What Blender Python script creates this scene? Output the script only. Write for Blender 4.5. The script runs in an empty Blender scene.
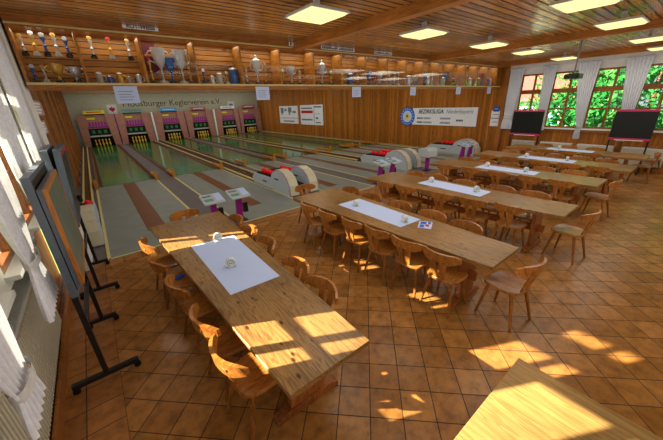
import bpy, bmesh, math, random
from mathutils import Vector, Matrix
random.seed(7)
C = bpy.context.scene.collection
PI = math.pi

# ------------------------------------------------------------------ helpers
def lin(h):
    h = h.lstrip('#')
    out = []
    for i in (0, 2, 4):
        c = int(h[i:i+2], 16)/255
        out.append(c/12.92 if c <= .04045 else ((c+.055)/1.055)**2.4)
    return (*out, 1)

class MB:
    def __init__(s): s.v = []; s.f = []; s.m = []; s.cur = 0
    def mat(s, i): s.cur = i; return s
    def face(s, idx): s.f.append(tuple(idx)); s.m.append(s.cur)
    def hexa(s, p):
        b = len(s.v); s.v += [tuple(q) for q in p]
        for q in ((3,2,1,0),(4,5,6,7),(0,1,5,4),(1,2,6,5),(2,3,7,6),(3,0,4,7)): s.face([b+i for i in q])
        return s
    def box(s, x0, x1, y0, y1, z0, z1):
        return s.hexa([(x0,y0,z0),(x1,y0,z0),(x1,y1,z0),(x0,y1,z0),(x0,y0,z1),(x1,y0,z1),(x1,y1,z1),(x0,y1,z1)])
    def prism(s, pts, a0, a1, axis='z'):
        # extrude a polygon; axis z: pts (x,y); axis x: pts (y,z); axis y: pts (x,z)
        def mk(p, a): return {'z': (p[0],p[1],a), 'x': (a,p[0],p[1]), 'y': (p[0],a,p[1])}[axis]
        b = len(s.v); n = len(pts)
        s.v += [mk(p, a0) for p in pts] + [mk(p, a1) for p in pts]
        s.face(range(b, b+n)); s.face(range(b+2*n-1, b+n-1, -1))
        for i in range(n): s.face((b+i, b+n+i, b+n+(i+1) % n, b+(i+1) % n))
        return s
    def tube(s, p0, p1, r0, r1=None, n=10, caps=True):
        r1 = r0 if r1 is None else r1
        p0, p1 = Vector(p0), Vector(p1); d = (p1-p0).normalized()
        u = d.orthogonal().normalized(); w = d.cross(u)
        b = len(s.v)
        for p, r in ((p0, r0), (p1, r1)):
            for i in range(n):
                a = 2*PI*i/n; s.v.append(tuple(p + u*math.cos(a)*r + w*math.sin(a)*r))
        for i in range(n): s.face((b+i, b+(i+1) % n, b+n+(i+1) % n, b+n+i))
        if caps: s.face(range(b+n-1, b-1, -1)); s.face(range(b+n, b+2*n))
        return s
    def path(s, pts, r, n=8):
        for a, b in zip(pts[:-1], pts[1:]): s.tube(a, b, r, r, n)
        return s
    def lathe(s, prof, n=14, o=(0,0,0), axis='z'):
        b = len(s.v)
        for r, z in prof:
            for i in range(n):
                a = 2*PI*i/n; q = (r*math.cos(a), r*math.sin(a), z)
                if axis == 'x': q = (q[2], q[0], q[1])
                if axis == 'y': q = (q[1], q[2], q[0])
                s.v.append((q[0]+o[0], q[1]+o[1], q[2]+o[2]))
        for k in range(len(prof)-1):
            for i in range(n):
                s.face((b+k*n+i, b+k*n+(i+1) % n, b+(k+1)*n+(i+1) % n, b+(k+1)*n+i))
        s.face(range(b+n-1, b-1, -1)); e = b+(len(prof)-1)*n; s.face(range(e, e+n))
        return s
    def grid(s, fn, nu, nv):
        b = len(s.v)
        for j in range(nv+1):
            for i in range(nu+1): s.v.append(tuple(fn(i/nu, j/nv)))
        for j in range(nv):
            for i in range(nu):
                a = b+j*(nu+1)+i; s.face((a, a+1, a+nu+2, a+nu+1))
        return s
    def slab(s, fn, nu, nv, th):
        # a closed thin solid: fn(u,v,side) side 0/1
        b = len(s.v); N = (nu+1)*(nv+1)
        for sd in (0, 1):
            for j in range(nv+1):
                for i in range(nu+1): s.v.append(tuple(fn(i/nu, j/nv, sd)))
        for j in range(nv):
            for i in range(nu):
                a = b+j*(nu+1)+i
                s.face((a, a+nu+1, a+nu+2, a+1)); s.face((a+N, a+N+1, a+N+nu+2, a+N+nu+1))
        for i in range(nu):
            a = b+i; s.face((a, a+1, a+1+N, a+N)); a = b+nv*(nu+1)+i; s.face((a+1, a, a+N, a+N+1))
        for j in range(nv):
            a = b+j*(nu+1); s.face((a+nu+1, a, a+N, a+nu+1+N)); a = b+j*(nu+1)+nu; s.face((a, a+nu+1, a+nu+1+N, a+N))
        return s
    def build(s, name, mats, parent=None, smooth=35, bevel=0, loc=None):
        me = bpy.data.meshes.new(name)
        me.from_pydata(s.v, [], s.f)
        if not isinstance(mats, (list, tuple)): mats = [mats]
        for m in mats: me.materials.append(m)
        me.polygons.foreach_set('material_index', s.m)
        bm = bmesh.new(); bm.from_mesh(me); bmesh.ops.recalc_face_normals(bm, faces=bm.faces); bm.to_mesh(me); bm.free()
        if smooth:
            me.polygons.foreach_set('use_smooth', [True]*len(me.polygons))
            me.set_sharp_from_angle(angle=math.radians(smooth))
        me.update()
        o = bpy.data.objects.new(name, me); C.objects.link(o)
        if parent: o.parent = parent
        if loc: o.location = loc
        if bevel:
            b = o.modifiers.new('bevel', 'BEVEL'); b.width = bevel; b.segments = 2; b.limit_method = 'ANGLE'
        return o

def thing(name, label, cat, loc=(0,0,0), rz=0, group=None):
    o = bpy.data.objects.new(name, None); C.objects.link(o)
    o.empty_display_size = .1; o.location = loc; o.rotation_euler = (0,0,rz)
    return tag(o, label, cat, group)
def tag(o, label, cat, group=None):
    o['label'] = label; o['category'] = cat
    if group: o['group'] = group
    return o
def struct(o): o['kind'] = 'structure'; return o
def dup(root, loc=None, rz=None, label=None, group=None, scale=None):
    r = root.copy(); C.objects.link(r)
    if loc is not None: r.location = loc
    if rz is not None: r.rotation_euler = (0,0,rz)
    if scale is not None: r.scale = scale
    if label: r['label'] = label
    if group: r['group'] = group
    for ch in list(root.children):
        c = ch.copy(); C.objects.link(c); c.parent = r
        for g in list(ch.children):
            d = g.copy(); C.objects.link(d); d.parent = c
    return r
def text(body, size, m, parent, loc, rot, name='lettering', shear=0, sx=1, bold=0, align='LEFT'):
    cu = bpy.data.curves.new(name, 'FONT'); cu.body = body; cu.size = size; cu.extrude = .002; cu.shear = shear
    cu.offset = bold; cu.align_x = align
    cu.materials.append(m)
    tmp = bpy.data.objects.new('tmp', cu); C.objects.link(tmp)
    dg = bpy.context.evaluated_depsgraph_get(); dg.update()
    me = bpy.data.meshes.new_from_object(tmp.evaluated_get(dg)); bpy.data.objects.remove(tmp); bpy.data.curves.remove(cu)
    o = bpy.data.objects.new(name, me); C.objects.link(o); o.parent = parent
    o.location = loc; o.rotation_euler = rot; o.scale = (sx, 1, 1)
    return o

# ------------------------------------------------------------------ materials
MATS = {}
def nodes(name):
    m = bpy.data.materials.new(name); m.use_nodes = True
    nt = m.node_tree; nt.nodes.clear()
    out = nt.nodes.new('ShaderNodeOutputMaterial'); bs = nt.nodes.new('ShaderNodeBsdfPrincipled')
    nt.links.new(bs.outputs[0], out.inputs[0])
    return m, nt, bs, out
def N(nt, t, **kw):
    n = nt.nodes.new(t)
    for k, v in kw.items(): setattr(n, k, v)
    return n
def ramp(nt, stops):
    r = N(nt, 'ShaderNodeValToRGB'); e = r.color_ramp.elements
    while len(e) < len(stops): e.new(.5)
    for q, (p, c) in zip(e, stops): q.position = p; q.color = c if not isinstance(c, str) else lin(c)
    return r
def mixc(nt, a, b, f, mode='MIX'):
    n = N(nt, 'ShaderNodeMix', data_type='RGBA', blend_type=mode)
    for s, v in ((0, f), (6, a), (7, b)):
        if hasattr(v, 'links'): nt.links.new(v, n.inputs[s])
        else: n.inputs[s].default_value = v
    return n.outputs[2]
def coord(nt, rot=(0,0,0), scale=(1,1,1), loc=(0,0,0), rnd=False):
    t = N(nt, 'ShaderNodeTexCoord'); mp = N(nt, 'ShaderNodeMapping')
    mp.inputs['Rotation'].default_value = rot; mp.inputs['Scale'].default_value = scale; mp.inputs['Location'].default_value = loc
    src = t.outputs['Object']
    if rnd:
        oi = N(nt, 'ShaderNodeObjectInfo'); cx = N(nt, 'ShaderNodeVectorMath', operation='MULTIPLY_ADD')
        cb = N(nt, 'ShaderNodeCombineXYZ')
        for i in range(3): nt.links.new(oi.outputs['Random'], cb.inputs[i])
        cx.inputs[1].default_value = (7, 11, 5)
        nt.links.new(cb.outputs[0], cx.inputs[0]); nt.links.new(src, cx.inputs[2]); src = cx.outputs[0]
    nt.links.new(src, mp.inputs[0]); return mp.outputs[0]
def plain(name, col, rough=.5, metal=0, spec=.5, noise=.12, nscale=6):
    if name in MATS: return MATS[name]
    m, nt, bs, _ = nodes(name)
    nz = N(nt, 'ShaderNodeTexNoise'); nz.inputs['Scale'].default_value = nscale; nz.inputs['Detail'].default_value = 5
    nt.links.new(coord(nt), nz.inputs['Vector'])
    c = lin(col); d = tuple(x*(1-noise*2) for x in c[:3])+(1,)
    r = ramp(nt, [(.3, d), (.7, c)])
    nt.links.new(nz.outputs[0], r.inputs[0]); nt.links.new(r.outputs[0], bs.inputs['Base Color'])
    bs.inputs['Roughness'].default_value = rough; bs.inputs['Metallic'].default_value = metal
    bs.inputs['Specular IOR Level'].default_value = spec
    MATS[name] = m; return m
def glow(name, col, strength):
    if name in MATS: return MATS[name]
    m, nt, bs, _ = nodes(name)
    bs.inputs['Base Color'].default_value = lin(col); bs.inputs['Emission Color'].default_value = lin(col)
    bs.inputs['Emission Strength'].default_value = strength; bs.inputs['Roughness'].default_value = .4
    MATS[name] = m; return m
def wood(name, light, dark, grain=(1,14,14), rough=.3, knots=None, bump=.05, rnd=True, coat=.0):
    """stretched-noise grain; grain = mapping scale, small along the fibre"""
    if name in MATS: return MATS[name]
    m, nt, bs, _ = nodes(name)
    v = coord(nt, scale=grain, rnd=rnd)
    nz = N(nt, 'ShaderNodeTexNoise'); nz.inputs['Scale'].default_value = 2.2; nz.inputs['Detail'].default_value = 7; nz.inputs['Distortion'].default_value = .9
    nt.links.new(v, nz.inputs['Vector'])
    r = ramp(nt, [(.32, dark), (.5, light), (.56, dark), (.68, light)])
    nt.links.new(nz.outputs[0], r.inputs[0])
    nz2 = N(nt, 'ShaderNodeTexNoise'); nz2.inputs['Scale'].default_value = 1.3; nz2.inputs['Detail'].default_value = 3
    nt.links.new(coord(nt, rnd=rnd), nz2.inputs['Vector'])
    r2 = ramp(nt, [(.3, (.62,.62,.62,1)), (.7, (1.1,1.1,1.1,1))]); nt.links.new(nz2.outputs[0], r2.inputs[0])
    col = mixc(nt, r.outputs[0], r2.outputs[0], 1, 'MULTIPLY')
    if knots:
        vo = N(nt, 'ShaderNodeTexVoronoi'); vo.inputs['Scale'].default_value = knots[0]; vo.inputs['Randomness'].default_value = 1
        nt.links.new(coord(nt, scale=knots[2], rnd=rnd), vo.inputs['Vector'])
        rk = ramp(nt, [(knots[1]*.45, (1,1,1,1)), (knots[1], (0,0,0,1))]); nt.links.new(vo.outputs['Distance'], rk.inputs[0])
        col = mixc(nt, col, lin('#3a1d08'), rk.outputs[0])
    nt.links.new(col, bs.inputs['Base Color'])
    bs.inputs['Roughness'].default_value = rough; bs.inputs['Coat Weight'].default_value = coat; bs.inputs['Coat Roughness'].default_value = .12
    bp = N(nt, 'ShaderNodeBump'); bp.inputs['Strength'].default_value = bump; bp.inputs['Distance'].default_value = .004
    nt.links.new(nz.outputs[0], bp.inputs['Height']); nt.links.new(bp.outputs[0], bs.inputs['Normal'])
    MATS[name] = m; return m
def boards(name, light, dark, groove, axis, width, grain, rough=.4, gw=.1, knots=True, tint=None, bumpd=.012, spec=.5):
    """tongue-and-groove boarding: axis = 0/1/2 the coordinate across the boards"""
    if name in MATS: return MATS[name]
    m, nt, bs, _ = nodes(name)
    t = N(nt, 'ShaderNodeTexCoord'); sp = N(nt, 'ShaderNodeSeparateXYZ'); nt.links.new(t.outputs['Object'], sp.inputs[0])
    dv = N(nt, 'ShaderNodeMath', operation='DIVIDE'); nt.links.new(sp.outputs[axis], dv.inputs[0]); dv.inputs[1].default_value = width
    fr = N(nt, 'ShaderNodeMath', operation='FRACT'); nt.links.new(dv.outputs[0], fr.inputs[0])
    fl = N(nt, 'ShaderNodeMath', operation='FLOOR'); nt.links.new(dv.outputs[0], fl.inputs[0])
    wn = N(nt, 'ShaderNodeTexWhiteNoise', noise_dimensions='1D'); nt.links.new(fl.outputs[0], wn.inputs['W'])
    # grain shifted per board
    cb = N(nt, 'ShaderNodeCombineXYZ')
    for i in range(3): nt.links.new(wn.outputs[0], cb.inputs[i])
    ma = N(nt, 'ShaderNodeVectorMath', operation='MULTIPLY_ADD'); ma.inputs[1].default_value = (17, 23, 29)
    nt.links.new(cb.outputs[0], ma.inputs[0]); nt.links.new(t.outputs['Object'], ma.inputs[2])
    mp = N(nt, 'ShaderNodeMapping'); mp.inputs['Scale'].default_value = grain; nt.links.new(ma.outputs[0], mp.inputs[0])
    nz = N(nt, 'ShaderNodeTexNoise'); nz.inputs['Scale'].default_value = 2; nz.inputs['Detail'].default_value = 6; nz.inputs['Distortion'].default_value = .8
    nt.links.new(mp.outputs[0], nz.inputs['Vector'])
    r = ramp(nt, [(.3, dark), (.52, light), (.58, dark), (.7, light)]); nt.links.new(nz.outputs[0], r.inputs[0])
    rb = ramp(nt, [(0, (.6,.6,.6,1)), (1, (1.12,1.12,1.12,1))]); nt.links.new(wn.outputs[0], rb.inputs[0])
    col = mixc(nt, r.outputs[0], rb.outputs[0], 1, 'MULTIPLY')
    if knots:
        vo = N(nt, 'ShaderNodeTexVoronoi'); vo.inputs['Scale'].default_value = 3.2
        mk = N(nt, 'ShaderNodeMapping'); mk.inputs['Scale'].default_value = tuple(1 if i == axis else (.45) for i in range(3)); nt.links.new(ma.outputs[0], mk.inputs[0])
        nt.links.new(mk.outputs[0], vo.inputs['Vector'])
        rk = ramp(nt, [(.05, (.8,.8,.8,1)), (.11, (0,0,0,1))]); nt.links.new(vo.outputs['Distance'], rk.inputs[0])
        col = mixc(nt, col, lin('#3a1a06'), rk.outputs[0])
    g = ramp(nt, [(0, (0,0,0,1)), (gw*.5, (0,0,0,1)), (gw, (1,1,1,1)), (1, (1,1,1,1))]); nt.links.new(fr.outputs[0], g.inputs[0])
    col = mixc(nt, lin(groove), col, g.outputs[0])
    nt.links.new(col, bs.inputs['Base Color']); bs.inputs['Roughness'].default_value = rough; bs.inputs['Specular IOR Level'].default_value = spec
    bp = N(nt, 'ShaderNodeBump'); bp.inputs['Strength'].default_value = .6; bp.inputs['Distance'].default_value = bumpd
    nt.links.new(g.outputs[0], bp.inputs['Height']); nt.links.new(bp.outputs[0], bs.inputs['Normal'])
    MATS[name] = m; return m
def tiles(name, size, ang, org, c1, c2, c3, mortar, rough=.22):
    m, nt, bs, _ = nodes(name)
    t = N(nt, 'ShaderNodeTexCoord')
    sb = N(nt, 'ShaderNodeVectorMath', operation='SUBTRACT'); sb.inputs[1].default_value = (org[0], org[1], 0); nt.links.new(t.outputs['Object'], sb.inputs[0])
    mp = N(nt, 'ShaderNodeMapping'); mp.inputs['Rotation'].default_value = (0,0,-ang); mp.inputs['Scale'].default_value = (1,1,1); nt.links.new(sb.outputs[0], mp.inputs[0])
    br = N(nt, 'ShaderNodeTexBrick'); br.offset = 0; br.squash = 1
    br.inputs['Scale'].default_value = 1; br.inputs['Brick Width'].default_value = size; br.inputs['Row Height'].default_value = size
    br.inputs['Mortar Size'].default_value = .0045; br.inputs['Mortar Smooth'].default_value = .3; br.inputs['Bias'].default_value = -.1
    br.inputs['Color1'].default_value = lin(c1); br.inputs['Color2'].default_value = lin(c2); br.inputs['Mortar'].default_value = lin(mortar)
    nt.links.new(mp.outputs[0], br.inputs['Vector'])
    nz = N(nt, 'ShaderNodeTexNoise'); nz.inputs['Scale'].default_value = 9; nz.inputs['Detail'].default_value = 8; nz.inputs['Roughness'].default_value = .65
    nt.links.new(t.outputs['Object'], nz.inputs['Vector'])
    r = ramp(nt, [(.3, (.5,.46,.42,1)), (.52, (.95,.95,.95,1)), (.75, (1.35,1.25,1.1,1))]); nt.links.new(nz.outputs[0], r.inputs[0])
    col = mixc(nt, br.outputs['Color'], r.outputs[0], 1, 'MULTIPLY')
    nt.links.new(col, bs.inputs['Base Color'])
    rr = ramp(nt, [(0, (rough,)*3+(1,)), (1, (.8,.8,.8,1))]); nt.links.new(br.outputs['Fac'], rr.inputs[0]); nt.links.new(rr.outputs[0], bs.inputs['Roughness'])
    bs.inputs['Specular IOR Level'].default_value = .4
    inv = N(nt, 'ShaderNodeMath', operation='SUBTRACT'); inv.inputs[0].default_value = 1; nt.links.new(br.outputs['Fac'], inv.inputs[1])
    ad = N(nt, 'ShaderNodeMath', operation='MULTIPLY_ADD'); nt.links.new(nz.outputs[0], ad.inputs[0]); ad.inputs[1].default_value = .25; nt.links.new(inv.outputs[0], ad.inputs[2])
    bp = N(nt, 'ShaderNodeBump'); bp.inputs['Strength'].default_value = .35; bp.inputs['Distance'].default_value = .004
    nt.links.new(ad.outputs[0], bp.inputs['Height']); nt.links.new(bp.outputs[0], bs.inputs['Normal'])
    return m
def glass(name, refl=.5, tint=(1,1,1,1), rough=.02):
    if name in MATS: return MATS[name]
    m = bpy.data.materials.new(name); m.use_nodes = True; nt = m.node_tree; nt.nodes.clear()
    out = N(nt, 'ShaderNodeOutputMaterial'); tr = N(nt, 'ShaderNodeBsdfTransparent'); gl = N(nt, 'ShaderNodeBsdfGlossy')
    tr.inputs[0].default_value = tint; gl.inputs['Roughness'].default_value = rough
    fr = N(nt, 'ShaderNodeFresnel'); fr.inputs[0].default_value = 1.5
    mu = N(nt, 'ShaderNodeMath', operation='MULTIPLY'); mu.inputs[1].default_value = refl; nt.links.new(fr.outputs[0], mu.inputs[0])
    mx = N(nt, 'ShaderNodeMixShader'); nt.links.new(mu.outputs[0], mx.inputs[0]); nt.links.new(tr.outputs[0], mx.inputs[1]); nt.links.new(gl.outputs[0], mx.inputs[2])
    nt.links.new(mx.outputs[0], out.inputs[0]); MATS[name] = m; return m
def cloth(name, col, trans=.4):
    if name in MATS: return MATS[name]
    m = bpy.data.materials.new(name); m.use_nodes = True; nt = m.node_tree; nt.nodes.clear()
    out = N(nt, 'ShaderNodeOutputMaterial'); d = N(nt, 'ShaderNodeBsdfDiffuse'); t = N(nt, 'ShaderNodeBsdfTranslucent'); mx = N(nt, 'ShaderNodeMixShader')
    nz = N(nt, 'ShaderNodeTexNoise'); nz.inputs['Scale'].default_value = 30; nt.links.new(coord(nt), nz.inputs['Vector'])
    c = lin(col); r = ramp(nt, [(.3, tuple(x*.85 for x in c[:3])+(1,)), (.7, c)]); nt.links.new(nz.outputs[0], r.inputs[0])
    nt.links.new(r.outputs[0], d.inputs[0]); nt.links.new(r.outputs[0], t.inputs[0]); mx.inputs[0].default_value = trans
    nt.links.new(d.outputs[0], mx.inputs[1]); nt.links.new(t.outputs[0], mx.inputs[2]); nt.links.new(mx.outputs[0], out.inputs[0])
    MATS[name] = m; return m

TILE_A = -0.776064
M = dict(
    tile=tiles('terracotta tile', .26554, TILE_A, (.886642*2.4, .864015*2.4), '#9e6a33', '#7e501f', None, '#2b2320', .28),
    tile_s=tiles('terracotta border tile', .27, 0, (-.37, .3), '#9c6532', '#7e4c1e', None, '#2b2320', .38),
    ceil=boards('ceiling boards', '#b57a3c', '#8a5423', '#1f1006', 1, .14, (.5, 9, 9), rough=.25, gw=.3, bumpd=.03, spec=.7),
    panel_x=boards('pine boarding facing the hall', '#b06c25', '#8c4e17', '#452007', 1, .1, (9, 9, .6), rough=.42, gw=.09),
    panel_y=boards('pine boarding facing the lanes', '#b06c25', '#8c4e17', '#452007', 0, .1, (9, 9, .6), rough=.42, gw=.09),
    panel_dark=boards('dark lane boarding', '#8a5a2c', '#5d3817', '#2a1507', 1, .14, (9, 9, .5), rough=.5, gw=.1),
    case_back=boards('cabinet back boarding', '#b97a32', '#92591f', '#3a1f0a', 2, .085, (.7, 9, 9), rough=.5, gw=.16),
    beam=wood('beam wood', '#bb7434', '#96561f', (12, .8, 12), .4, rnd=False),
    trimw=wood('trim wood', '#a9692f', '#7f491c', (.8, 12, 12), .4, rnd=False),
    frame=wood('window frame wood', '#9a5a26', '#6d3a14', (10, 10, 1), .35),
    table=wood('knotty table pine', '#9f7642', '#684621', (16, 1.1, 16), .32, knots=(12, .21, (1, .5, 1))),
    table_e=wood('table edge pine', '#a8723a', '#8a5a28', (16, 1.1, 16), .35),
    oak=wood('pale oak laminate', '#a98349', '#8c6633', (11, .9, 11), .42),
    leg=wood('reddish trestle wood', '#a4602c', '#7b421a', (12, 12, 1), .4),
    chair=wood('varnished beech', '#b3712f', '#874c1a', (10, 2, 3), .3, coat=.35),
    chair_l=wood('varnished beech legs', '#9c5f27', '#6f3d14', (12, 12, 1.2), .35),
    plaster=plain('white plaster', '#d9d6cc', .8, noise=.05),
    beige=plain('beige painted board', '#b9b79c', .7, noise=.06),
    lino=plain('grey green runway lino', '#7c8178', .42, noise=.1, nscale=3),
    stripe=plain('brown runway stripe', '#6b3f26', .4, noise=.1, nscale=4),
    walk=plain('grey lilac walkway', '#625d5c', .5, noise=.1, nscale=4),
    yline=plain('yellow line', '#c8b878', .5, noise=.06),
    green=plain('green lane plate', '#236a2b', .12, noise=.14, nscale=2.5),
    gutter=plain('brown gutter', '#54361f', .35, noise=.15, nscale=3),
    railw=wood('orange lane rail', '#c98736', '#a2621f', (8, 1, 8), .4),
    black=plain('black metal', '#17181a', .35, noise=.1),
    slate=plain('black board face', '#141b1a', .35, noise=.1),
    pink=plain('pink rail', '#b8315f', .4, noise=.05),
    greyf=plain('blue grey frame', '#5d6a78', .4, .2, noise=.08),
    chalk=plain('grey green chalk face', '#5b6656', .45, noise=.15, nscale=5),
    orange=wood('orange frame wood', '#c07a35', '#9a5a20', (9, 9, 1), .4),
    white=plain('white enamel', '#d8dad2', .35, noise=.03),
    cream=plain('cream radiator', '#c3bda4', .4, noise=.04),
    dark=plain('dark slot', '#1c1c1b', .7, noise=.1),
    mach=plain('machine grey', '#aeb6b6', .35, noise=.04),
    machc=plain('machine cream', '#c8bf9f', .4, noise=.04),
    magenta=plain('magenta paint', '#8d1a80', .35, noise=.05),
    red=plain('red ball', '#f01622', .22, noise=.03),
    pinkwood=plain('pink brown panel', '#a06f5e', .5, noise=.1, nscale=4),
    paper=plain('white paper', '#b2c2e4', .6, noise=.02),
    paper2=plain('note paper', '#d8dad8', .7, noise=.03),
    ink=plain('dark ink', '#22242c', .6, noise=.02),
    inkg=plain('grey ink', '#70757a', .6, noise=.05),
    redink=plain('red ink', '#b5202c', .6, noise=.05),
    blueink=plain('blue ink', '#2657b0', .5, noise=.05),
    yell=plain('yellow sign', '#d8c52c', .5, noise=.05),
    teal=plain('teal sign', '#5f8f80', .5, noise=.05),
    bluesign=plain('blue sign', '#4b8fc4', .5, noise=.05),
    redsign=plain('red sign', '#c04a3c', .5, noise=.05),
    silver=plain('silver plate', '#d4d7da', .22, .45, noise=.04),
    gold=plain('gold plate', '#d9ac4c', .22, .45, noise=.05),
    marble=plain('dark marble', '#2b211d', .25, noise=.2, nscale=30),
    wmarble=plain('pale marble', '#c9c3b6', .3, noise=.12, nscale=30),
    bluecup=plain('blue enamel', '#3c64a8', .2, .3, noise=.08),
    redcup=plain('red enamel', '#a5262c', .25, .2, noise=.08),
    stone=plain('stoneware', '#b9b2a0', .35, noise=.1, nscale=20),
    maroon=plain('maroon velvet', '#5d1524', .8, noise=.12),
    pinm=plain('pin yellow', '#d8b548', .3, noise=.05),
    pit=plain('pit black', '#0b0e0c', .6, noise=.1),
    cap=plain('green display', '#2a7a40', .4),
    leaf=None, glass=glass('window glass', .6), caseglass=glass('case glass', .22),
    curtain=cloth('white curtain', '#e4e6ea', .1),
    band=cloth('curtain tie', '#cdcbc4', .2),
    rubber=plain('rubber', '#111111', .7),
)
def leafmat(name, a, b, c):
    m = bpy.data.materials.new(name); m.use_nodes = True; nt = m.node_tree; nt.nodes.clear()
    out = N(nt, 'ShaderNodeOutputMaterial'); d = N(nt, 'ShaderNodeBsdfDiffuse'); t = N(nt, 'ShaderNodeBsdfTranslucent'); mx = N(nt, 'ShaderNodeMixShader')
    nz = N(nt, 'ShaderNodeTexNoise'); nz.inputs['Scale'].default_value = 1.1; nz.inputs['Detail'].default_value = 6; nt.links.new(coord(nt), nz.inputs['Vector'])
    r = ramp(nt, [(.32, a), (.5, b), (.68, c)]); nt.links.new(nz.outputs[0], r.inputs[0])
    nt.links.new(r.outputs[0], d.inputs[0]); nt.links.new(r.outputs[0], t.inputs[0]); mx.inputs[0].default_value = .45
    nt.links.new(d.outputs[0], mx.inputs[1]); nt.links.new(t.outputs[0], mx.inputs[2]); nt.links.new(mx.outputs[0], out.inputs[0])
    return m
M['leaf'] = leafmat('tree leaves', '#0e4524', '#2a7a36', '#62b055')

# ------------------------------------------------------------------ camera
CAM_H = 2.4
YAW, PIT, ROL, FPX = 6.59066841e-01, 3.79915332e-01, -3.80083592e-02, 292.642808
f = Vector((math.sin(YAW)*math.cos(PIT), math.cos(YAW)*math.cos(PIT), -math.sin(PIT)))
r0 = f.cross(Vector((0,0,1))).normalized(); u0 = r0.cross(f)
rr = math.cos(ROL)*r0 + math.sin(ROL)*u0; uu = -math.sin(ROL)*r0 + math.cos(ROL)*u0
cam = bpy.data.cameras.new('camera'); cam.sensor_width = 36; cam.sensor_fit = 'HORIZONTAL'; cam.lens = FPX/663*36; cam.clip_start = .05; cam.clip_end = 300
co = bpy.data.objects.new('camera', cam); C.objects.link(co)
mw = Matrix((rr, uu, -f)).transposed().to_4x4(); mw.translation = (0, 0, CAM_H); co.matrix_world = mw
bpy.context.scene.camera = co

# ------------------------------------------------------------------ room shell
XL, XR, YN, YF, YB, ZC = -.80, 13.7, -3.2, 5.95, 28.95, 3.6
b = MB()
b.mat(0).face([len(b.v)+i for i in range(4)]); b.v += [(-.37,YN,0),(XR,YN,0),(XR,5.68,0),(-.37,5.68,0)]
b.mat(1)
for q in ((XL-.16,YN,-.37,YF), (-.37,5.68,XR,YF)):
    k = len(b.v); b.v += [(q[0],q[1],0),(q[2],q[1],0),(q[2],q[3],0),(q[0],q[3],0)]; b.face((k,k+1,k+2,k+3))
struct(b.build('floor', [M['tile'], M['tile_s']], smooth=0))
struct(MB().box(XL-.1, XR, YF, YB+.6, -.1, -.012).build('floor_lanes', M['walk']))
struct(MB().box(XL-.3, XR+.3, YN-.2, YB+.6, ZC, ZC+.15).build('ceiling', M['ceil']))
LWIN = [(.80, 1.71), (1.98, 2.77), (3.12, 4.02), (4.41, 5.30)]
FWIN = [(4.30, 5.22), (3.10, 4.16), (1.92, 2.97), (.74, 1.79), (-.44, .61)]
SILL, WTOP = 1.25, 3.15
def windowed_wall(name, x0, x1, wins, y0, y1, inner, wood_m, ztop=ZC):
    """wall from y0..y1 with openings; slot 0 plaster, slot 1 boarding below the sill"""
    w = MB()
    if inner > 0: w.mat(1).box(x0-.16, x0-.06, y0, y1, 0, SILL-.05).mat(0).box(x0-.06, x1, y0, y1, SILL-.12, SILL-.05)
    else: w.mat(1).box(x0, x1, y0, y1, 0, SILL-.05)
    w.mat(0).box(x0, x1, y0, y1, WTOP, ztop)
    ys = [y0] + [v for a in sorted(wins) for v in a] + [y1]
    for k in range(0, len(ys), 2): w.box(x0, x1, ys[k], ys[k+1], SILL-.05, WTOP)
    for a, c in wins: w.box(x0, x1, a, c, SILL-.05, SILL)
    return w
w = windowed_wall('wall_left', XL-.1, XL, LWIN, YN, YF, 1, None)
w.mat(2).box(XL-.1, XL, YF, YB+.6, -.1, ZC)
struct(w.build('wall_left', [M['plaster'], M['panel_x'], M['panel_dark']], smooth=0))
w = windowed_wall('wall_right', XR, XR+.14, FWIN, YN, 5.72, -1, None)
w.mat(1).box(XR, XR+.14, 5.72, YB+.6, -.1, ZC)
struct(w.build('wall_right', [M['plaster'], M['panel_x']], smooth=0))
struct(MB().box(XL-.1, XR+.14, YN-.15, YN, 0, ZC).build('wall_near', M['plaster']))
struct(MB().box(XL-.1, XR+.14, YB, YB+.2, -.1, ZC).build('wall_back', M['beige']))
# pilaster at the end of the trophy case, wood corner post on the far wall, beams
struct(MB().box(XL, -.53, 5.75, 6.35, 0, ZC).build('trim_1', M['plaster']))
struct(MB().box(XR-.1, XR, 5.66, 5.8, 0, ZC).build('trim_2', M['trimw']))
for i, x in enumerate((-.72, 3.86, 8.62, 13.1)):
    struct(MB().box(x-.08, x+.08, YN, 5.97, ZC-.14, ZC).build('trim_%d' % (3+i), M['beam']))
for i in range(7):
    struct(MB().box(XL, XL+.07, 11.2+2.4*i, 11.36+2.4*i, 0, ZC).build('trim_%d' % (20+i), M['trimw']))
struct(MB().box(XR-.12, XR, YN, 5.66, 3.36, 3.56).build('trim_7', M['plaster']))
struct(MB().box(XR-.05, XR, YN, 5.66, SILL-.13, SILL-.05).build('trim_8', M['trimw']))
struct(MB().box(-.5, XR, 5.95, 6.45, 3.51, ZC).build('trim_9', M['trimw']))
struct(MB().box(XL-.02, XL+.01, YN, 5.7, 0, .12).build('baseboard_left', M['trimw']))
struct(MB().box(XR-.03, XR, YN, 5.66, 0, .1).build('baseboard_right', M['trimw']))
struct(MB().box(-1.75, XL-.1, YN, 6, 3.33, 3.42).build('roof_eave', M['trimw']))

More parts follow.
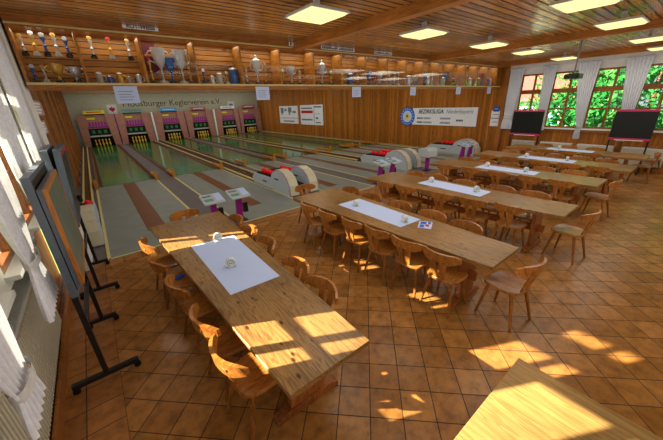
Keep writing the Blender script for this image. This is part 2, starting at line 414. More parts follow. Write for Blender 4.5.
def window(name, ya, yb, xg, zt0, zt1, zb0, zb1, side, bar=True):
    """casement window in the plane x = xg; zt = transom, zb = thin glazing bar"""
    root = thing(name, '', 'window'); del root['label']; del root['category']; root['kind'] = 'structure'
    t = .03; m = MB(); yc = (ya+yb)/2
    m.box(xg-t, xg+t, ya, ya+.05, SILL, WTOP).box(xg-t, xg+t, yb-.05, yb, SILL, WTOP)
    m.box(xg-t, xg+t, ya+.05, yb-.05, SILL, SILL+.06).box(xg-t, xg+t, ya+.05, yb-.05, WTOP-.06, WTOP)
    m.build('window_frame', M['frame'], root, bevel=.004)
    MB().box(xg-.035, xg+.035, ya+.05, yb-.05, zt0, zt1).build('transom', M['frame'], root)
    MB().box(xg-t, xg+t, yc-.032, yc+.032, SILL+.06, zt0).box(xg-t, xg+t, yc-.032, yc+.032, zt1, WTOP-.06).build('mullion', M['frame'], root)
    MB().box(xg-.018, xg+.018, ya+.05, yc-.032, zb0, zb1).box(xg-.018, xg+.018, yc+.032, yb-.05, zb0, zb1).build('glazing_bar', M['frame'], root)
    MB().box(xg-.003, xg+.003, ya+.05, yb-.05, SILL+.05, WTOP-.05).build('pane', M['glass'], root)
    MB().box(min(xg, xg-side*.0)-(.03 if side < 0 else .0)-(.12 if side < 0 else 0), xg+(.12 if side > 0 else 0), ya-.04, yb+.04, SILL-.045, SILL-.005).build('window_sill', M['white'], root)
    MB().tube((xg+side*.03, yc, 2.0), (xg+side*.06, yc, 2.0), .008).tube((xg+side*.06, yc, 2.0), (xg+side*.06, yc, 1.9), .008).build('window_handle', M['silver'], root)
    return root
n = 1
for a, c in LWIN: window('window_%d' % n, a, c, -.83, 2.39, 2.63, 1.775, 1.835, 1); n += 1
for a, c in FWIN: window('window_%d' % n, a, c, XR+.05, 2.45, 2.6, 1.88, 1.93, -1); n += 1

# ------------------------------------------------------------------ curtains
def curtain(x, y0, y1, ztop, ztie, ytie, wtie, zbot, wbot, label, group, side=1, amp=.03, folds=7, hang=(3.2, .6)):
    root = thing('curtain', label, 'curtain', (x, (y0+y1)/2, zbot), 0, group)
    yc0 = (y0+y1)/2
    def wid(z):
        if z >= ztie:
            t = (z-ztie)/(ztop-ztie); s = min(1, t*hang[0])**hang[1]
            return wtie+(y1-y0-wtie)*s, ytie+(yc0-ytie)*s
        t = (ztie-z)/max(.01, ztie-zbot); s = math.sin(t*PI/2)
        return wtie+(wbot-wtie)*s, ytie
    def fn(u, v):
        z = zbot+(ztop-zbot)*v; wd, yc = wid(z)
        a = amp*min(1, .45+abs(z-ztie)*1.4)
        return (side*(a*math.sin(u*folds*2*PI+.6*math.sin(v*5))), yc+(u-.5)*wd-yc0, z-zbot)
    MB().grid(fn, 84, 36).build('drape', M['curtain'], root, smooth=60)
    def tie(u, v):
        a = u*2*PI; rr_ = .05
        return (rr_*math.cos(a)*1.0, ytie-yc0+(wtie/2+.015)*math.sin(a), ztie-zbot+(v-.5)*.06+.015*math.sin(a))
    MB().grid(tie, 24, 1).build('tie_band', M['band'], root, smooth=60)
    MB().tube((0, y0-yc0-.03, ztop-zbot+.01), (0, y1-yc0+.03, ztop-zbot+.01), .012).build('rod', M['white'], root)
    return root
gl = 'white curtains along the pinboard side'
curtain(-.60, 1.52, 2.08, 3.42, 1.15, 1.86, .26, .92, .4, 'white tied-back curtain hanging lowest over the near radiator end', gl)
curtain(-.60, 2.60, 3.36, 3.42, 1.38, 3.0, .28, .95, .6, 'white tied-back curtain over the radiator, beside the first pinboard', gl, folds=8)
curtain(-.60, 3.74, 4.58, 3.42, 1.35, 4.2, .3, .86, .6, 'white curtain behind the pinboards, middle one toward the lanes', gl, folds=8)
curtain(-.58, 4.92, 5.72, 3.42, 1.35, 5.3, .3, .86, .55, 'white curtain beside the trophy case', gl, folds=8)
gf = 'white curtains on the blackboard wall'
curtain(13.56, 5.16, 5.64, 3.36, 1.6, 5.45, .3, 1.15, .42, 'white curtain between wood wall corner and first far window', gf, -1, .03, hang=(1, .75))
curtain(13.56, 4.10, 4.50, 3.36, 1.5, 4.24, .24, 1.15, .3, 'white curtain between first and second far windows', gf, -1, .03, hang=(1, .75))
curtain(13.56, 2.90, 3.48, 3.36, 1.35, 3.05, .12, .9, .2, 'white curtain gathered thin between second and third far windows', gf, -1, .03, hang=(1, .75))
curtain(13.56, 1.70, 2.28, 3.36, 1.35, 1.86, .16, .9, .2, 'white curtain running down behind the larger nearer blackboard', gf, -1, .03, hang=(1, .75))
curtain(13.56, .50, 1.05, 3.36, 1.35, .7, .16, .9, .3, 'white curtain at the far window beyond the last blackboard', gf, -1, .03, hang=(1, .75))

# ------------------------------------------------------------------ radiators
def radiator(x0, x1, y0, y1, z0, z1, label, group, side):
    root = thing('radiator', label, 'radiator', (x0, y0, 0), 0, group)
    w, l = x1-x0, y1-y0
    m = MB(); nr = int(l/.045)
    fx = w if side > 0 else 0
    m.box(.01, w-.012, 0, l, z0, z1-.02)
    for i in range(nr):
        y = (i+.5)*l/nr
        m.box(fx-.014 if side > 0 else -.004, fx+.004 if side > 0 else .014, y-.012, y+.012, z0+.02, z1-.05)
    m.build('radiator_body', M['cream'], root)
    g = MB(); g.box(0, w, -.005, 0.01, z1-.02, z1+.01).box(0, w, l-.01, l+.005, z1-.02, z1+.01).box(0, .012, 0, l, z1-.02, z1+.01).box(w-.012, w, 0, l, z1-.02, z1+.01)
    for i in range(int(l/.03)): g.box(.012, w-.012, .012+i*.03, .024+i*.03, z1-.012, z1+.006)
    g.build('top_grille', M['white'], root)
    d = MB()
    for y in (.2, l-.2): d.box(.02, w-.03, y-.02, y+.02, 0, z0)
    d.build('bracket', M['black'], root)
    return root
radiator(-.95, -.80, 1.95, 4.05, .2, .92, 'cream ribbed radiator under the windows behind the pinboards', 'radiators under the near windows', 1)
radiator(-.95, -.80, .35, 1.80, .2, .92, 'cream ribbed radiator beyond the end of the pinboards, before the lowest curtain', 'radiators under the near windows', 1)
for k, (a, c) in enumerate(((4.3, 5.1), (3.1, 4.1), (1.95, 2.95), (.75, 1.75))):
    radiator(13.5, 13.67, a, c, .18, .72, 'cream radiator under the %s far window counted from the lanes' % ('first','second','third','fourth')[k], 'radiators under the far windows', -1)

# ------------------------------------------------------------------ ceiling lamps + projector
def lamp(x, y, label):
    root = thing('ceiling_light', label, 'ceiling light', (x, y, ZC), 0, 'square ceiling lights')
    s = .28
    MB().hexa([(-s-.02,-s-.02,-.17),(s+.02,-s-.02,-.17),(s+.02,s+.02,-.17),(-s-.02,s+.02,-.17),(-s,-s,-.135),(s,-s,-.135),(s,s,-.135),(-s,s,-.135)]).box(-.03, .03, -.03, .03, -.135, 0).build('housing', M['white'], root)
    MB().hexa([(-s+.04,-s+.04,-.195),(s-.04,-s+.04,-.195),(s-.04,s-.04,-.195),(-s+.04,s-.04,-.195),(-s+.005,-s+.005,-.17),(s-.005,-s+.005,-.17),(s-.005,s-.005,-.17),(-s+.005,s-.005,-.17)]).build('diffuser', MATS['lamp'], root)
    return root
glow('lamp', '#f4ec9c', 1.0)
LAMPX = (2.62, 4.85, 7.18, 9.30, 12.1)
nm = ('first', 'second', 'third', 'fourth', 'fifth')
for i, x in enumerate(LAMPX):
    lamp(x, 3.52, 'lit square ceiling light, %s from the pinboards in the row closer to the trophy case' % nm[i])
for i, x in enumerate((2.5, 5.18, 7.22, 9.95, 12.3)):
    lamp(x, 1.42, 'lit square ceiling light, %s from the pinboards in the row away from the case' % nm[i])
root = thing('projector', 'flat dark projector hanging from the ceiling on a thin pole', 'projector', (9.54, 2.5, ZC))
MB().tube((0,0,.02), (0,0,-.72), .018).tube((0,0,0), (0,0,-.03), .06).build('pole', M['inkg'], root)
MB().prism([(-.21,-.1),(-.17,-.15),(.17,-.15),(.21,-.1),(.21,.1),(.17,.15),(-.17,.15),(-.21,.1)], -.86, -.75).build('projector_body', M['black'], root, bevel=.01)
MB().tube((-.2,.08,-.81), (-.24,.08,-.81), .035).build('lens', M['dark'], root)

# ------------------------------------------------------------------ bowling lanes
LANES = [(-.3, 1.49, .60), (2.08, 3.90, 2.93), (4.92, 6.35, 5.50), (6.95, 8.72, 7.83), (9.62, 11.2, 10.38), (11.75, 13.05, 12.42)]
STRIPE = [(.44, .80), (2.76, 3.08), (5.36, 5.68), (7.70, 8.0), (10.25, 10.55), (12.28, 12.56)]
Y0, YG, YE = YF+.02, 12.55, 28.2
ORD = ('first', 'second', 'third', 'fourth', 'fifth', 'sixth')
for i, (xa, xb, xc) in enumerate(LANES):
    root = thing('bowling_lane', '%s ninepin lane from the pinboard wall, grey runway leading to a green plate' % ORD[i], 'bowling lane', (xc, Y0, 0), 0, 'ninepin lanes')
    def L(x0, x1, y0, y1, z0, z1): return MB().box(x0-xc, x1-xc, y0-Y0, y1-Y0, z0, z1)
    L(xa, xb, Y0, YG, -.012, .004).build('runway', M['lino'], root)
    L(STRIPE[i][0], STRIPE[i][1], 6.95, YG, .003, .007).build('centre_stripe', M['stripe'], root)
    hw = min(.72, (xb-xa)/2-.08)
    L(xc-hw, xc+hw, YG, YE, -.012, .012).build('lane_plate', M['green'], root)
    for s in (-1, 1):
        x0, x1 = sorted((xc+s*hw, xc+s*(hw+.2)))
        g = MB(); x0 -= xc; x1 -= xc
        g.prism([(x0, -.012), (x1, -.012), (x1, .05), (x1-.03, .05), ((x0+x1)/2, -.008), (x0+.03, .014), (x0, .014)] if s > 0 else
                [(x0, -.012), (x1, -.012), (x1, .014), (x1-.03, .014), ((x0+x1)/2, -.008), (x0+.03, .05), (x0, .05)], YG-Y0, YE-Y0, 'y')
        g.build('gutter', M['gutter'], root)
        xe = xa if s < 0 else xb
        L(xe-.025, xe+.025, Y0, YG, .003, .008).build('edge_line', M['yline'], root)
    L(xa, xb, Y0, Y0+.04, .003, .008).build('foul_line', M['yline'], root)
# little wooden rails that end each gutter
for i, (xa, xb, xc) in enumerate(LANES):
    for s in (-1, 1):
        x = (xa if s < 0 else xb) - s*.0
        root = thing('gutter_rail', 'orange wooden post and rail ending the gutter on the %s side of the %s lane' % ('pinboard' if s < 0 else 'blackboard', ORD[i]), 'rail', (x, 12.3, 0), 0, 'orange wooden gutter rails')
        MB().prism([(-.05, 0), (.05, 0), (.03, .33), (-.03, .33)], -.04, .04, 'y').build('post', M['railw'], root)
        MB().box(-.05, .05, .04, 1.1, .06, .15).build('rail', M['railw'], root)
# walkway strips between lanes of a pair, return tracks between the pairs
for k, (xa, xb) in enumerate(((1.52, 2.05), (6.38, 6.92), (11.23, 11.72))):
    tag(MB().box(xa, xb, Y0, YE, -.012, .002).build('walkway_strip', M['walk']), 'grey walkway strip between lanes %s' % ('one and two', 'three and four', 'five and six')[k], 'walkway', 'grey walkway strips')
MACH = [(-.72, -.33, 1), (3.93, 4.90, 0), (8.75, 9.60, 0), (13.08, 13.66, -1)]
for k, (xa, xb, sd) in enumerate(MACH):
    xa, xb = ((-.72,-.35),(3.93,4.56),(8.78,9.44),(13.22,13.66))[k]
    root = thing('return_track', 'brown ball return track behind the %s ball return machine' % ORD[k], 'ball track', ((xa+xb)/2, 9.42, 0), 0, 'ball return tracks')
    w = (xb-xa)/2
    MB().box(-w+.03, w-.03, 0, 18.8, -.012, .02).build('track_bed', M['gutter'], root)
    for q in range(5 if not sd else 3):
        nq = 5 if not sd else 3
        x = -w+.08+(2*w-.16)*q/(nq-1)
        MB().box(x-.025, x+.025, 0, 18.8, .02, .07).build('track_rail', M['yline'] if q in (0, nq-1) else M['gutter'], root)

def machine(xa, xb, label, cheeks, balls, yy=0):
    root = thing('ball_return', label, 'ball return', (xa, 6.9+yy, 0), 0, 'ball return machines')
    w = xb-xa; MO = [o_ for o_ in ORD if o_ in label.split()][0]
    # low box with a sloping rear end
    MB().prism([(.95,0),(2.42,0),(2.5,.2),(2.30,.34),(.95,.36)], .02, w-.02, 'x').build('trough_box', M['mach'], root, bevel=.012)
    MB().prism([(.97,.36),(2.2,.34),(2.2,.38),(.97,.40)], .05, w-.05, 'x').build('trough', M['dark'], root)
    prof = [(0,0),(1.05,0),(1.12,.36),(.98,.55),(.78,.64),(.55,.66),(.32,.6),(.14,.47),(.03,.28)]
    for (a, c) in cheeks:
        ch = MB().prism(prof, a, c, 'x').build('arched_cheek', M['mach'], root, smooth=0, bevel=.006)
        b_ = MB()
        for p, q in zip(prof[2:], prof[3:]+[(0, .02)]):
            dy, dz = q[0]-p[0], q[1]-p[1]; l = math.hypot(dy, dz) or 1; ny, nz_ = -dz/l*-.012, dy/l*-.012
            b_.hexa([(a+.02,p[0],p[1]),(c-.02,p[0],p[1]),(c-.02,q[0],q[1]),(a+.02,q[0],q[1]),(a+.02,p[0]+ny,p[1]+nz_),(c-.02,p[0]+ny,p[1]+nz_),(c-.02,q[0]+ny,q[1]+nz_),(a+.02,q[0]+ny,q[1]+nz_)])
        b_.build('cream_band', M['machc'], ch)
        e = MB()
        for p, q in zip(prof[1:], prof[2:]+[prof[0]]):
            if p == (1.05, 0): continue
            e.tube((a, p[0], p[1]), (a, q[0], q[1]), .007, n=6)
        e.build('magenta_edge', M['magenta'], ch)
        MB().box(a-.004, a, .62, .86, .36, .4).build('badge', M['ink'], ch)
    MB().box(.016, .02, 1.45, 1.72, .16, .2).build('badge', M['ink'], root)
    if w > .8:
        MB().box(cheeks[0][1], cheeks[1][0], .3, 1.05, 0, .22).build('ball_lift_bed', M['dark'], root)
    for j, (bx, by) in enumerate(balls):
        o = MB().lathe([(.008,-.08),(.04,-.069),(.069,-.04),(.08,0),(.069,.04),(.04,.069),(.008,.08)], 16).build('bowling_ball', M['red'], smooth=80, loc=(xa+bx, 6.9+yy+by, .385+.08-.016*(by-1)))
        tag(o, 'red ninepin ball, %s along the %s trough of the %s ball return machine' % (ORD[j % 5], 'pinboard side' if bx < .4 else 'blackboard side', MO), 'ball', 'red balls in the return troughs')
    return root
bl = lambda x: [(x, 1.12), (x, 1.29), (x, 1.46), (x, 1.70), (x, 1.87)]
machine(3.93, 4.90, 'grey arched machine second from the pinboard wall, holding red balls in its trough', [(0, .3), (.67, .97)], bl(.16)+[(.8, 1.15), (.8, 1.35), (.8, 1.55), (.8, 1.8)])
machine(8.75, 9.60, 'grey arched machine third from the pinboard wall, behind two purple-legged desks', [(0, .28), (.57, .85)], bl(.15)+bl(.7), yy=-.25)
machine(13.08, 13.66, 'grey arched machine fourth from the pinboard wall, against the orange boarding', [(0, .5)], bl(.16)[:4], yy=-.55)
machine(-.72, -.33, 'narrow grey machine first by the pinboards, one red ball on it', [(0, .39)], [(.27, 1.75)], yy=-.1)

def desk(x, y, label, rz=0, face=True):
    root = thing('control_desk', label, 'control desk', (x, y, 0), rz, 'lane control desks')
    MB().hexa([(-.06,.05,0),(.06,.05,0),(.06,.17,0),(-.06,.17,0),(-.055,-.05,.64),(.055,-.05,.64),(.055,.05,.66),(-.055,.05,.66)]).build('post', M['magenta'], root)
    MB().box(-.14, .14, -.02, .24, 0, .015).build('foot_plate', M['black'], root)
    t = MB().hexa([(-.21,-.19,.5825),(.21,-.19,.5825),(.21,.19,.6775),(-.21,.19,.6775),(-.21,-.19,.6225),(.21,-.19,.6225),(.21,.19,.7175),(-.21,.19,.7175)]).build('desk_top', M['mach'], root, bevel=.008)
    z = lambda yv: .67+yv*.25+.003
    def patch(x0, x1, y0, y1, m, nme):
        MB().hexa([(x0,y0,z(y0)),(x1,y0,z(y0)),(x1,y1,z(y1)),(x0,y1,z(y1)),(x0,y0,z(y0)+.003),(x1,y0,z(y0)+.003),(x1,y1,z(y1)+.003),(x0,y1,z(y1)+.003)]).build(nme, m, t)
    patch(-.17, .0, -.12, -.02, M['teal'], 'key_field'); patch(-.17, 0, .06, .12, M['inkg'], 'display')
    patch(.05, .19, -.15, .15, M['paper'], 'score_sheet')
    MB().box(.1, .2, .05, .13, .18, .4).build('pedal_box', M['black'], root)
    return root
desk(1.62, 6.08, 'sloping control desk on purple post behind the sunlit table, pinboard side one')
desk(2.17, 6.08, 'sloping control desk on purple post between the sunlit table and second ball return')
desk(6.70, 6.05, 'sloping control desk before the third ball return, pinboard side one')
desk(7.25, 6.05, 'sloping control desk before the third ball return, blackboard side one')
desk(11.6, 6.1, 'sloping control desk before the fourth ball return, pinboard side one')
desk(12.2, 6.1, 'sloping control desk before the fourth ball return, blackboard side one')
root = thing('terminal', 'light grey box terminal on a purple post beside the third ball return', 'terminal', (9.3, 6.2, 0))
MB().box(-.06, .06, -.05, .05, 0, .5).build('post', M['magenta'], root)
MB().prism([(-.2,.5),(.22,.5),(.22,.78),(-.1,.8),(-.2,.72)], -.28, .28, 'x').build('terminal_box', M['mach'], root, bevel=.01)
MB().box(-.14, .14, -.1, .1, 0, .015).build('foot_plate', M['black'], root)

# ------------------------------------------------------------------ pin machines at the back wall
YP = 28.45
SIGN = ['yell', 'teal', 'bluesign', 'redsign', 'paper2', 'redsign']
SIGNN = ['yellow', 'teal', 'blue', 'red', 'white', 'red']
edges = [(-.5, 1.77), (1.77, 4.12), (4.3, 6.65), (6.65, 9.0), (9.18, 11.4), (11.4, 13.6)]
for i, (xa, xb, xc) in enumerate(LANES):
    el, er = edges[i]
    root = thing('pin_bay', 'pin-setting bay with a %s name sign at the end of the %s lane' % (SIGNN[i], ORD[i]), 'pin machine', (xc, YP, 0), 0, 'pin-setting bays')
    for s, e in ((-1, el-xc), (1, er-xc)):
        MB().hexa([(s*.74,-.25,0),(e,-.25,0),(e,.1,0),(s*.74,.1,0),(s*.56,-.1,2.2),(e,-.1,2.2),(e,.1,2.2),(s*.56,.1,2.2)]).build('side_panel', M['pinkwood'], root)
        if (s > 0) == (i % 2 == 0): MB().box(e-.025, e+.025, -.262, -.25, .1, 1.0).hexa([(e-.025,-.262,1.0),(e+.025,-.262,1.0),(e+.025,-.25,1.0),(e-.025,-.25,1.0),(e-.025,-.112,2.2),(e+.025,-.112,2.2),(e+.025,-.10,2.2),(e-.025,-.10,2.2)]).build('seam_strip', M['magenta'], root)
    d = MB().box(-.68, .68, 0, .12, .72, 2.2).build('display_panel', M['pinkwood'], root)
    MB().box(-.55, -.05, -.02, 0, 1.9, 2.02).build('display_caption', M['yell'], d)
    for q in range(6): MB().box(-.5+q*.18, -.4+q*.18, -.02, 0, 1.42, 1.72).build('score_lamp', M['magenta'], d)
    MB().box(-.6, .6, -.015, 0, 1.3, 1.4).build('display_bar', M['magenta'], d)
    MB().box(-.62, .62, -.03, 0, .8, 1.26).build('display_screen', M['dark'], d)
    for q in range(3): MB().box(-.45+q*.36, -.27+q*.36, -.04, -.03, .92, 1.14).build('green_digit', M['cap'], d)
    MB().box(-.66, .66, -.06, .06, .68, .76).build('pit_bar', M['mach'], root)
    MB().box(-.72, .72, .13, .3, 0, .7).build('pit_back', M['pit'], root)
    MB().box(-.72, .72, -.5, .13, 0, .013).build('pin_plate', M['pit'], root)
    h = MB().box(-.62, .62, -.2, -.14, 2.27, 2.5).build('name_sign', M[SIGN[i]], root)
    MB().box(-.42, .42, -.21, -.2, 2.36, 2.42).build('sign_script', M['redink'] if i == 0 else (M['paper'] if i in (2, 3, 5) else M['inkg']), h)
    MB().box(-.62, .62, -.1, -.02, 2.2, 2.26).build('sign_ledge', M['dark'], root)
    # nine pins in a diamond
    PINN = ('front corner', 'second row pinboard side', 'second row blackboard side', 'pinboard side corner', 'centre', 'blackboard side corner', 'fourth row pinboard side', 'fourth row blackboard side', 'rear corner')
    pins = [(0,0),(-.18,.1),(.18,.1),(-.36,.2),(0,.2),(.36,.2),(-.18,.3),(.18,.3),(0,.4)]
    first = globals().get('PIN')
    for q, (px, py) in enumerate(pins):
        loc = (xc+px*1.15, YP-.48+py, .014)
        lb = 'yellow ninepin, %s of the diamond in the pit of the %s lane' % (PINN[q], ORD[i])
        if first is None:
            PIN = first = thing('ninepin', lb, 'ninepin', loc, 0, 'ninepins standing in the pits')
            MB().lathe([(.03,0),(.05,.1),(.058,.18),(.04,.29),(.028,.35),(.04,.41),(.045,.45),(.03,.49),(.005,.5)], 10).build('pin_body', M['pinm'], first, smooth=70)
            MB().lathe([(.042,.28),(.044,.3),(.036,.32)], 10).build('pin_ring', M['redink'], first)
        else: dup(first, loc, label=lb, group='ninepins standing in the pits')
for x, lbl in ((4.21, 'white post between the second and third pin bays'), (9.09, 'white post between the fourth and fifth pin bays')):
    tag(MB().box(x-.06, x+.06, YP-.3, YP+.1, 0, 2.25).build('divider_post', M['white'], bevel=.01), lbl, 'post', 'white posts between pin bays')
wl = thing('club_sign', 'long grey club name lettered on the beige back wall above the lanes', 'sign', (2.5, YB-.01, 2.62))
MB().box(-.2, 8.0, -.004, .004, -.1, .62).build('sign_board', M['beige'], wl)
text('Moosburger Keglerverein e.V.', .62, M['ink'], wl, (0, -.006, .08), (PI/2, 0, 0), sx=1.01)
for x, m2, lb in ((1.78, 'redink', 'small white emblem board with a red crest above the first two lanes'), (11.0, 'inkg', 'small pale emblem board with a grey crest above the last two lanes')):
    e = thing('emblem_board', lb, 'sign', (x, YB-.019, 2.55))
    MB().box(-.3, .3, -.02, .02, -.33, .33).build('board', M['paper2'], e)
    MB().prism([(-.16,.14),(-.19,-.02),(0,-.2),(.19,-.02),(.16,.14),(.06,.08),(0,.2),(-.06,.08)], -.03, -.02, 'y').build('crest', M[m2], e)

# ------------------------------------------------------------------ wall signs on the boarding
def wallsign(y0, y1, z0, z1, label, lines, x=XR-.02):
    root = thing('wall_sign', label, 'sign', (x, (y0+y1)/2, (z0+z1)/2))
    w, h = (y1-y0)/2, (z1-z0)/2
    MB().box(-.01, .015, -w, w, -h, h).build('sign_board', M['paper2'], root)
    for (a, c, d, e, m) in lines:      # fractions across (0 = lanes end) and up
        MB().box(-.016, -.01, w-2*w*c, w-2*w*a, -h+2*h*d, -h+2*h*e).build('printed_mark', M[m], root)
    return root
wallsign(21.6, 24.6, .9, 2.3, 'white wall sign with grey drawings and a red line, nearer the pins',
    [(.08,.25,.6,.9,'inkg'),(.1,.2,.5,.58,'inkg'),(.3,.42,.7,.85,'inkg'),(.5,.68,.62,.92,'inkg'),(.52,.6,.5,.6,'inkg'),(.74,.9,.6,.72,'inkg'),(.02,.98,.3,.33,'redink'),(.2,.8,.1,.17,'inkg')])
wallsign(18.2, 21.2, .88, 2.33, 'white wall sign with a red block and small print, second from the pins',
    [(.05,.55,.8,.87,'inkg'),(.05,.58,.58,.72,'redink'),(.05,.55,.22,.3,'inkg'),(.62,.95,.86,.93,'inkg'),(.62,.64,.1,.8,'inkg'),(.7,.9,.55,.57,'inkg'),(.7,.9,.1,.16,'inkg'),(.7,.8,.3,.4,'inkg')])
bz = thing('league_sign', 'long white league banner with round blue emblem on the orange boarding', 'sign', (XR-.02, 8.5, 1.58))
MB().box(-.01, .015, -1.72, 1.75, -.4, .42).build('sign_board', M['paper2'], bz)
RX = (PI/2, 0, -PI/2)
text('BEZIRKSLIGA', .27, M['ink'], bz, (-.013, 1.4, .16), RX, shear=.2, sx=.92, bold=.006)
text('Niederbayern', .26, M['inkg'], bz, (-.013, -.18, .16), RX, shear=.25, sx=.92)
for yy, zz_, ww in ((1.45, -.08, .32), (1.45, -.28, .32), (1.05, -.08, .4), (1.05, -.28, .45), (.1, -.08, .5), (.1, -.28, .5), (-.75, -.16, .3)):
    m = MB(); x = 0
    while x < ww: m.box(-.014, -.01, yy-x-.05, yy-x, zz_-.035, zz_+.05); x += .07
    m.build('small_print', M['inkg'] if ww > .38 else M['ink'], bz)
e = MB().lathe([(.005,-.012),(.47,-.012),(.47,.01),(.005,.01)], 32, (-.02, 2.08, .0), 'x').build('emblem_disc', M['blueink'], bz)
MB().lathe([(.005,-.006),(.3,-.006),(.3,.0),(.005,.0)], 32, (-.034, 2.08, 0), 'x').build('emblem_field', M['paper'], e)
MB().prism([(2.08-.16,-.05),(2.08-.05,-.16),(2.08+.12,-.12),(2.08+.18,.04),(2.08+.05,.17),(2.08-.1,.12)], -.045, -.04, 'x').build('emblem_figure', M['yell'], e)
MB().lathe([(.005,-.004),(.06,-.004),(.06,0),(.005,0)], 12, (-.047, 2.08, .02), 'x').build('emblem_core', M['ink'], e)
for q in range(16):
    a = 2*PI*q/16; MB().box(-.036, -.032, 2.08+.385*math.cos(a)-.03, 2.08+.385*math.cos(a)+.03, .385*math.sin(a)-.03, .385*math.sin(a)+.03).build('emblem_letter', M['paper'], e)
for (y, z, w_, h_, m2, lb) in ((6.0, 1.92, .12, .1, 'blueink', 'small blue crest plaque on the boarding between the league banner and wall corner'), (5.98, 1.70, .2, .16, 'paper2', 'small white notice under the blue plaque by the wall corner'), (5.98, 1.40, .2, .17, 'paper2', 'lower white notice by the wall corner, next to the blackboard')):
    p = thing('notice', lb, 'notice', (XR-.015, y, z)); MB().box(-.005, .01, -w_, w_, -h_, h_).build('sheet', M[m2], p)
    MB().box(-.008, -.005, -w_*.6, w_*.6, -.01, .01).build('printed_line', M['ink'] if m2 == 'paper2' else M['paper'], p)
for (y0, y1, z0, z1, lb) in ((8.3, 10.9, 2.37, 2.69, 'upper white notice sheet on the dark boarding by the trophy case'), (8.4, 10.2, 1.97, 2.26, 'lower white notice sheet on the dark boarding by the trophy case')):
    p = thing('wall_notice', lb, 'notice', (XL+.012, (y0+y1)/2, (z0+z1)/2)); w_, h_ = (y1-y0)/2, (z1-z0)/2
    MB().box(-.01, .004, -w_, w_, -h_, h_).build('sheet', plain('pinkish sheet', '#b4907f', .7), p)
    for q in range(4): MB().box(.004, .006, -w_*.7, w_*(.7-.2*(q % 2)), h_*(.6-.4*q)-.02, h_*(.6-.4*q)+.02).build('printed_line', M['paper2'], p)

# ------------------------------------------------------------------ trophy case
CX0, CX1, CY0, CY1, CZ0, CZ1 = -.5, XR-.02, 6.0, 6.42, 2.72, 3.51
DIV = [-.5, .18, .97, 1.78, 2.62, 3.47, 4.33, 5.15, 5.97, 6.79, 7.6, 8.42, 9.26, 10.07, 10.87, 11.67, 12.5, 13.3, CX1]
case = thing('trophy_case', 'long glazed wooden trophy case hanging under the ceiling before the lanes', 'display case', (CX0, CY0, CZ0))
def cb(x0, x1, y0, y1, z0, z1): return MB().box(x0-CX0, x1-CX0, y0-CY0, y1-CY0, z0-CZ0, z1-CZ0)
cb(CX0, CX1, CY0-.02, CY1, CZ0, CZ0+.08).build('bottom_board', M['trimw'], case, bevel=.005)
cb(CX0, CX1, CY0-.02, CY1, CZ1-.035, CZ1).build('top_board', M['trimw'], case)
cb(CX0, CX1, CY0-.03, CY0-.02, CZ0+.055, CZ0+.085).build('front_track', M['yline'], case)
cb(CX0, CX1, CY0-.03, CY0-.02, CZ1-.02, CZ1+.01).build('front_track', M['yline'], case)
cb(CX0, CX1, CY1-.02, CY1, CZ0+.08, CZ1-.035).build('back_panel', M['case_back'], case)
for i, x in enumerate(DIV):
    x0, x1 = (x, x+.03) if i == 0 else ((x-.03, x) if i == len(DIV)-1 else (x-.015, x+.015))
    cb(x0, x1, CY0+.02, CY1-.02, CZ0+.08, CZ1-.035).build('divider', M['railw'], case)
for a, c in zip(DIV[:-1], DIV[1:]):
    cb(a+.004, c-.004, CY0, CY0+.006, CZ0+.075, CZ1-.03).build('glass_pane', M['caseglass'], case)
for k in (0, 1): cb(DIV[k]+.03, DIV[k+1]-.015, CY0+.08, CY1-.02, 3.145, 3.155).build('glass_shelf', M['caseglass'], case)

def proto_slim(label, h, metal, base, emblem, loc):
    t = thing('trophy', label, 'trophy', loc, 0, 'trophies in the case')
    MB().box(-.04, .04, -.04, .04, 0, .035).box(-.03, .03, -.03, .03, .035, .06).build('base', base, t)
    MB().lathe([(.022,.06),(.018,.08),(.014,h*.4),(.03,h*.44),(.014,h*.48),(.012,h*.62),(.026,h*.7),(.03,h*.78),(.01,h*.8)], 10).build('column', metal, t, smooth=60)
    MB().lathe([(.005,-.01),(.027,-.01),(.03,0),(.027,.01),(.005,.01)], 16, (0, 0, h-.035), 'y').build('emblem', emblem, t)
    return t
def proto_cup(label, h, metal, base, loc, lid=False, wide=1):
    t = thing('trophy_cup', label, 'trophy', loc, 0, 'trophies in the case')
    MB().lathe([(.055*wide,0),(.055*wide,.04),(.04*wide,.06)], 14).build('base', base, t)
    H = h*(.8 if lid else 1); r = .075*wide
    MB().lathe([(.03,.06),(.014,.09),(.012,H*.42),(.03,H*.48),(r*.8,H*.6),(r,H*.8),(r*1.08,H),(r*.98,H),(r*.9,H*.8),(r*.6,H*.62)], 16).build('cup', metal, t, smooth=60)
    for s in (-1, 1):
        MB().path([(s*r*.8,0,H*.6),(s*r*1.5,0,H*.66),(s*r*1.7,0,H*.82),(s*r*1.3,0,H*.92),(s*r*1.0,0,H*.9)], .008, 6).build('handle', metal, t)
    if lid: MB().lathe([(r*1.06,H),(r*.8,H*1.06),(r*.3,H*1.1),(.012,H*1.14),(.022,H*1.19),(.005,H*1.24)], 14).build('lid', metal, t, smooth=60)
    return t
def proto_stein(label, h, body, loc):
    t = thing('beer_stein', label, 'beer stein', loc, 0, 'beer steins in the case')
    r = h*.27
    MB().lathe([(r,0),(r*1.08,.015),(r*.98,.04),(r*.92,h*.8),(r*.98,h*.86)], 14).build('body', body, t, smooth=60)
    MB().lathe([(r*1.0,h*.86),(r*.8,h*.93),(r*.25,h*.97),(.006,h)], 14).build('lid', M['silver'], t, smooth=60)
    MB().path([(r*.9,0,h*.72),(r*1.7,0,h*.66),(r*1.7,0,h*.36),(r*.95,0,h*.24)], .009, 6).build('handle', body, t)
    return t
